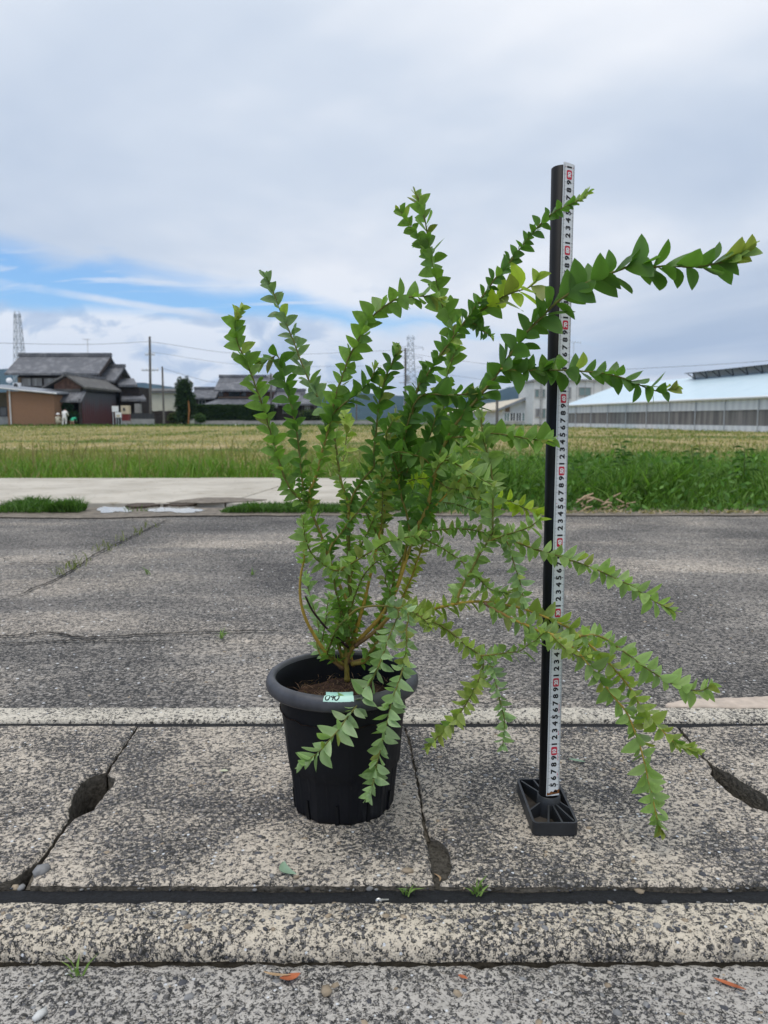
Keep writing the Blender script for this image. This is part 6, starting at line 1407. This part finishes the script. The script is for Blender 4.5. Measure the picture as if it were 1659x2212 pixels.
for mm in range(38, 914):
    cm = mm / 10; ln = .0036 if mm % 10 == 0 else (.0028 if mm % 5 == 0 else .0019); hw = .00022 if mm % 10 else .00028
    for s in (-1, 1):
        q = [on_tape(cm, s * .0094, -hw), on_tape(cm, s * .0094, hw), on_tape(cm, s * (.0094 - ln), hw), on_tape(cm, s * (.0094 - ln), -hw)]
        tk.add(q, [(0, 1, 2, 3) if s < 0 else (3, 2, 1, 0)])
tag(tk.build('tick_marks', M['tick_grey'], tape_o), kind='stuff')
m = MB(); ru = [on_tape(3.5, -.0094, -.0012, .0009)]
pts = [(-.0094, -.0010), (.0094, .0012), (.0094, .0075), (.006, .0060), (.003, .0072), (0, .0038), (-.003, .0050), (-.006, .0022), (-.0094, .0030)]
flat('rust_patch', 3.6, pts, [tuple(range(len(pts)))], 'rust', NZ + .0001)
pts = [(.0005, .0005), (.0055, -.0002), (.0070, .0022), (.0035, .0032), (.0012, .0022)]
flat('rust_patch', 3.9, pts, [tuple(range(len(pts)))], 'black_steel', NZ + .00035)
# faint red printing low on the tape, worn to specks
for cm, ln in ((15.6, .012), (12.3, .006), (8.6, .010), (6.2, .006)):
    k = 0
    while k * .0022 < ln:
        w_ = .0009 + .0006 * rl.random(); flat('print_speck', cm, [(.0052, k * .0022), (.0052 + w_, k * .0022), (.0052 + w_, k * .0022 + .0013), (.0052, k * .0022 + .0011)], [(0, 1, 2, 3)], 'tape_red', NZ); k += 1
# ribbed foot
HX = .0318; foot = MB(); TH = .0032; HF = .0185
def rrect(hx, y0, y1, r, n=6):
    out = []
    for cx_, cy_, a0 in ((SX + hx - r, y1 - r, 0), (SX - hx + r, y1 - r, 90), (SX - hx + r, y0 + r, 180), (SX + hx - r, y0 + r, 270)):
        for k in range(n + 1): a = R(a0 + 90 * k / n); out.append((cx_ + r * math.cos(a), cy_ + r * math.sin(a)))
    return out
oo, ii = rrect(HX, SY0, SY1, .008), rrect(HX - TH, SY0 + TH, SY1 - TH, .005); n = len(oo)
foot.v = [(x, y, 0.0002) for x, y in oo] + [(x, y, HF) for x, y in oo] + [(x, y, HF) for x, y in ii] + [(x, y, .0035) for x, y in ii]
for j in range(3):
    for k in range(n): foot.f.append((j * n + k, j * n + (k + 1) % n, (j + 1) * n + (k + 1) % n, (j + 1) * n + k))
ft = foot.build('foot_tray', M['stand_plastic'], stand)
MB().slab([(x, y, .0036) for x, y in ii], .003).build('tray_floor', plain('dusty_plastic', (.06, .052, .045), .9, .2, .4, 60), ft)
hubc = PB; MB().lathe([(PR + .0030, -.010), (PR + .0027, .010), (PR + .0022, .0205), (PR + .0005, .0216)], 32, tuple(hubc)).build('hub', M['stand_plastic'], stand, True)
ends = [(SX - HX + .006, SY0 + .008), (SX - .010, SY0 + .002), (SX + .010, SY0 + .002), (SX + HX - .005, SY0 + .008), (SX - HX + .002, 1.045), (SX + HX - .002, 1.050), (SX - HX + .006, SY1 - .006), (SX + HX - .006, SY1 - .006), (SX - .006, SY1 - .002), (SX + .008, SY1 - .002)]
for k, (ex, ey) in enumerate(ends[1:] if False else ends):
    if k == 0: continue
    a = P((hubc.x, hubc.y, .0)); b = P((ex, ey, 0)); d = (b - a).normalized(); s = P((-d.y, d.x, 0)) * .0013; a = a + d * (PR + .002)
    MB().slab([a - s + P((0, 0, .0245)), b - s + P((0, 0, HF - .0006)), b + s + P((0, 0, HF - .0006)), a + s + P((0, 0, .0245))], .001).add([tuple(a - s + P((0, 0, .003))), tuple(b - s + P((0, 0, .003))), tuple(b + s + P((0, 0, .003))), tuple(a + s + P((0, 0, .003))), tuple(a - s + P((0, 0, .0242))), tuple(b - s + P((0, 0, HF - .0009))), tuple(b + s + P((0, 0, HF - .0009))), tuple(a + s + P((0, 0, .0242)))],
             [(0, 1, 5, 4), (1, 2, 6, 5), (2, 3, 7, 6), (3, 0, 4, 7)]).build('rib', M['stand_plastic'], stand)

# ================================================================== AIR
hz = MB().box(-3100, 3100, -45, 3500, -3, 330).build('haze', None); tag(hz, 'pale thin haze filling the air over the fields', 'haze', kind='stuff')
hm = bpy.data.materials.new('haze'); hm.use_nodes = True; N = NT(hm.node_tree)
pv = N.n('ShaderNodeVolumePrincipled'); pv.inputs['Color'].default_value = (.46, .68, 1.0, 1); pv.inputs['Density'].default_value = .00015; pv.inputs['Anisotropy'].default_value = .2
oo_ = N.n('ShaderNodeOutputMaterial'); N.t.links.new(pv.outputs[0], oo_.inputs['Volume']); hz.data.materials.append(hm)
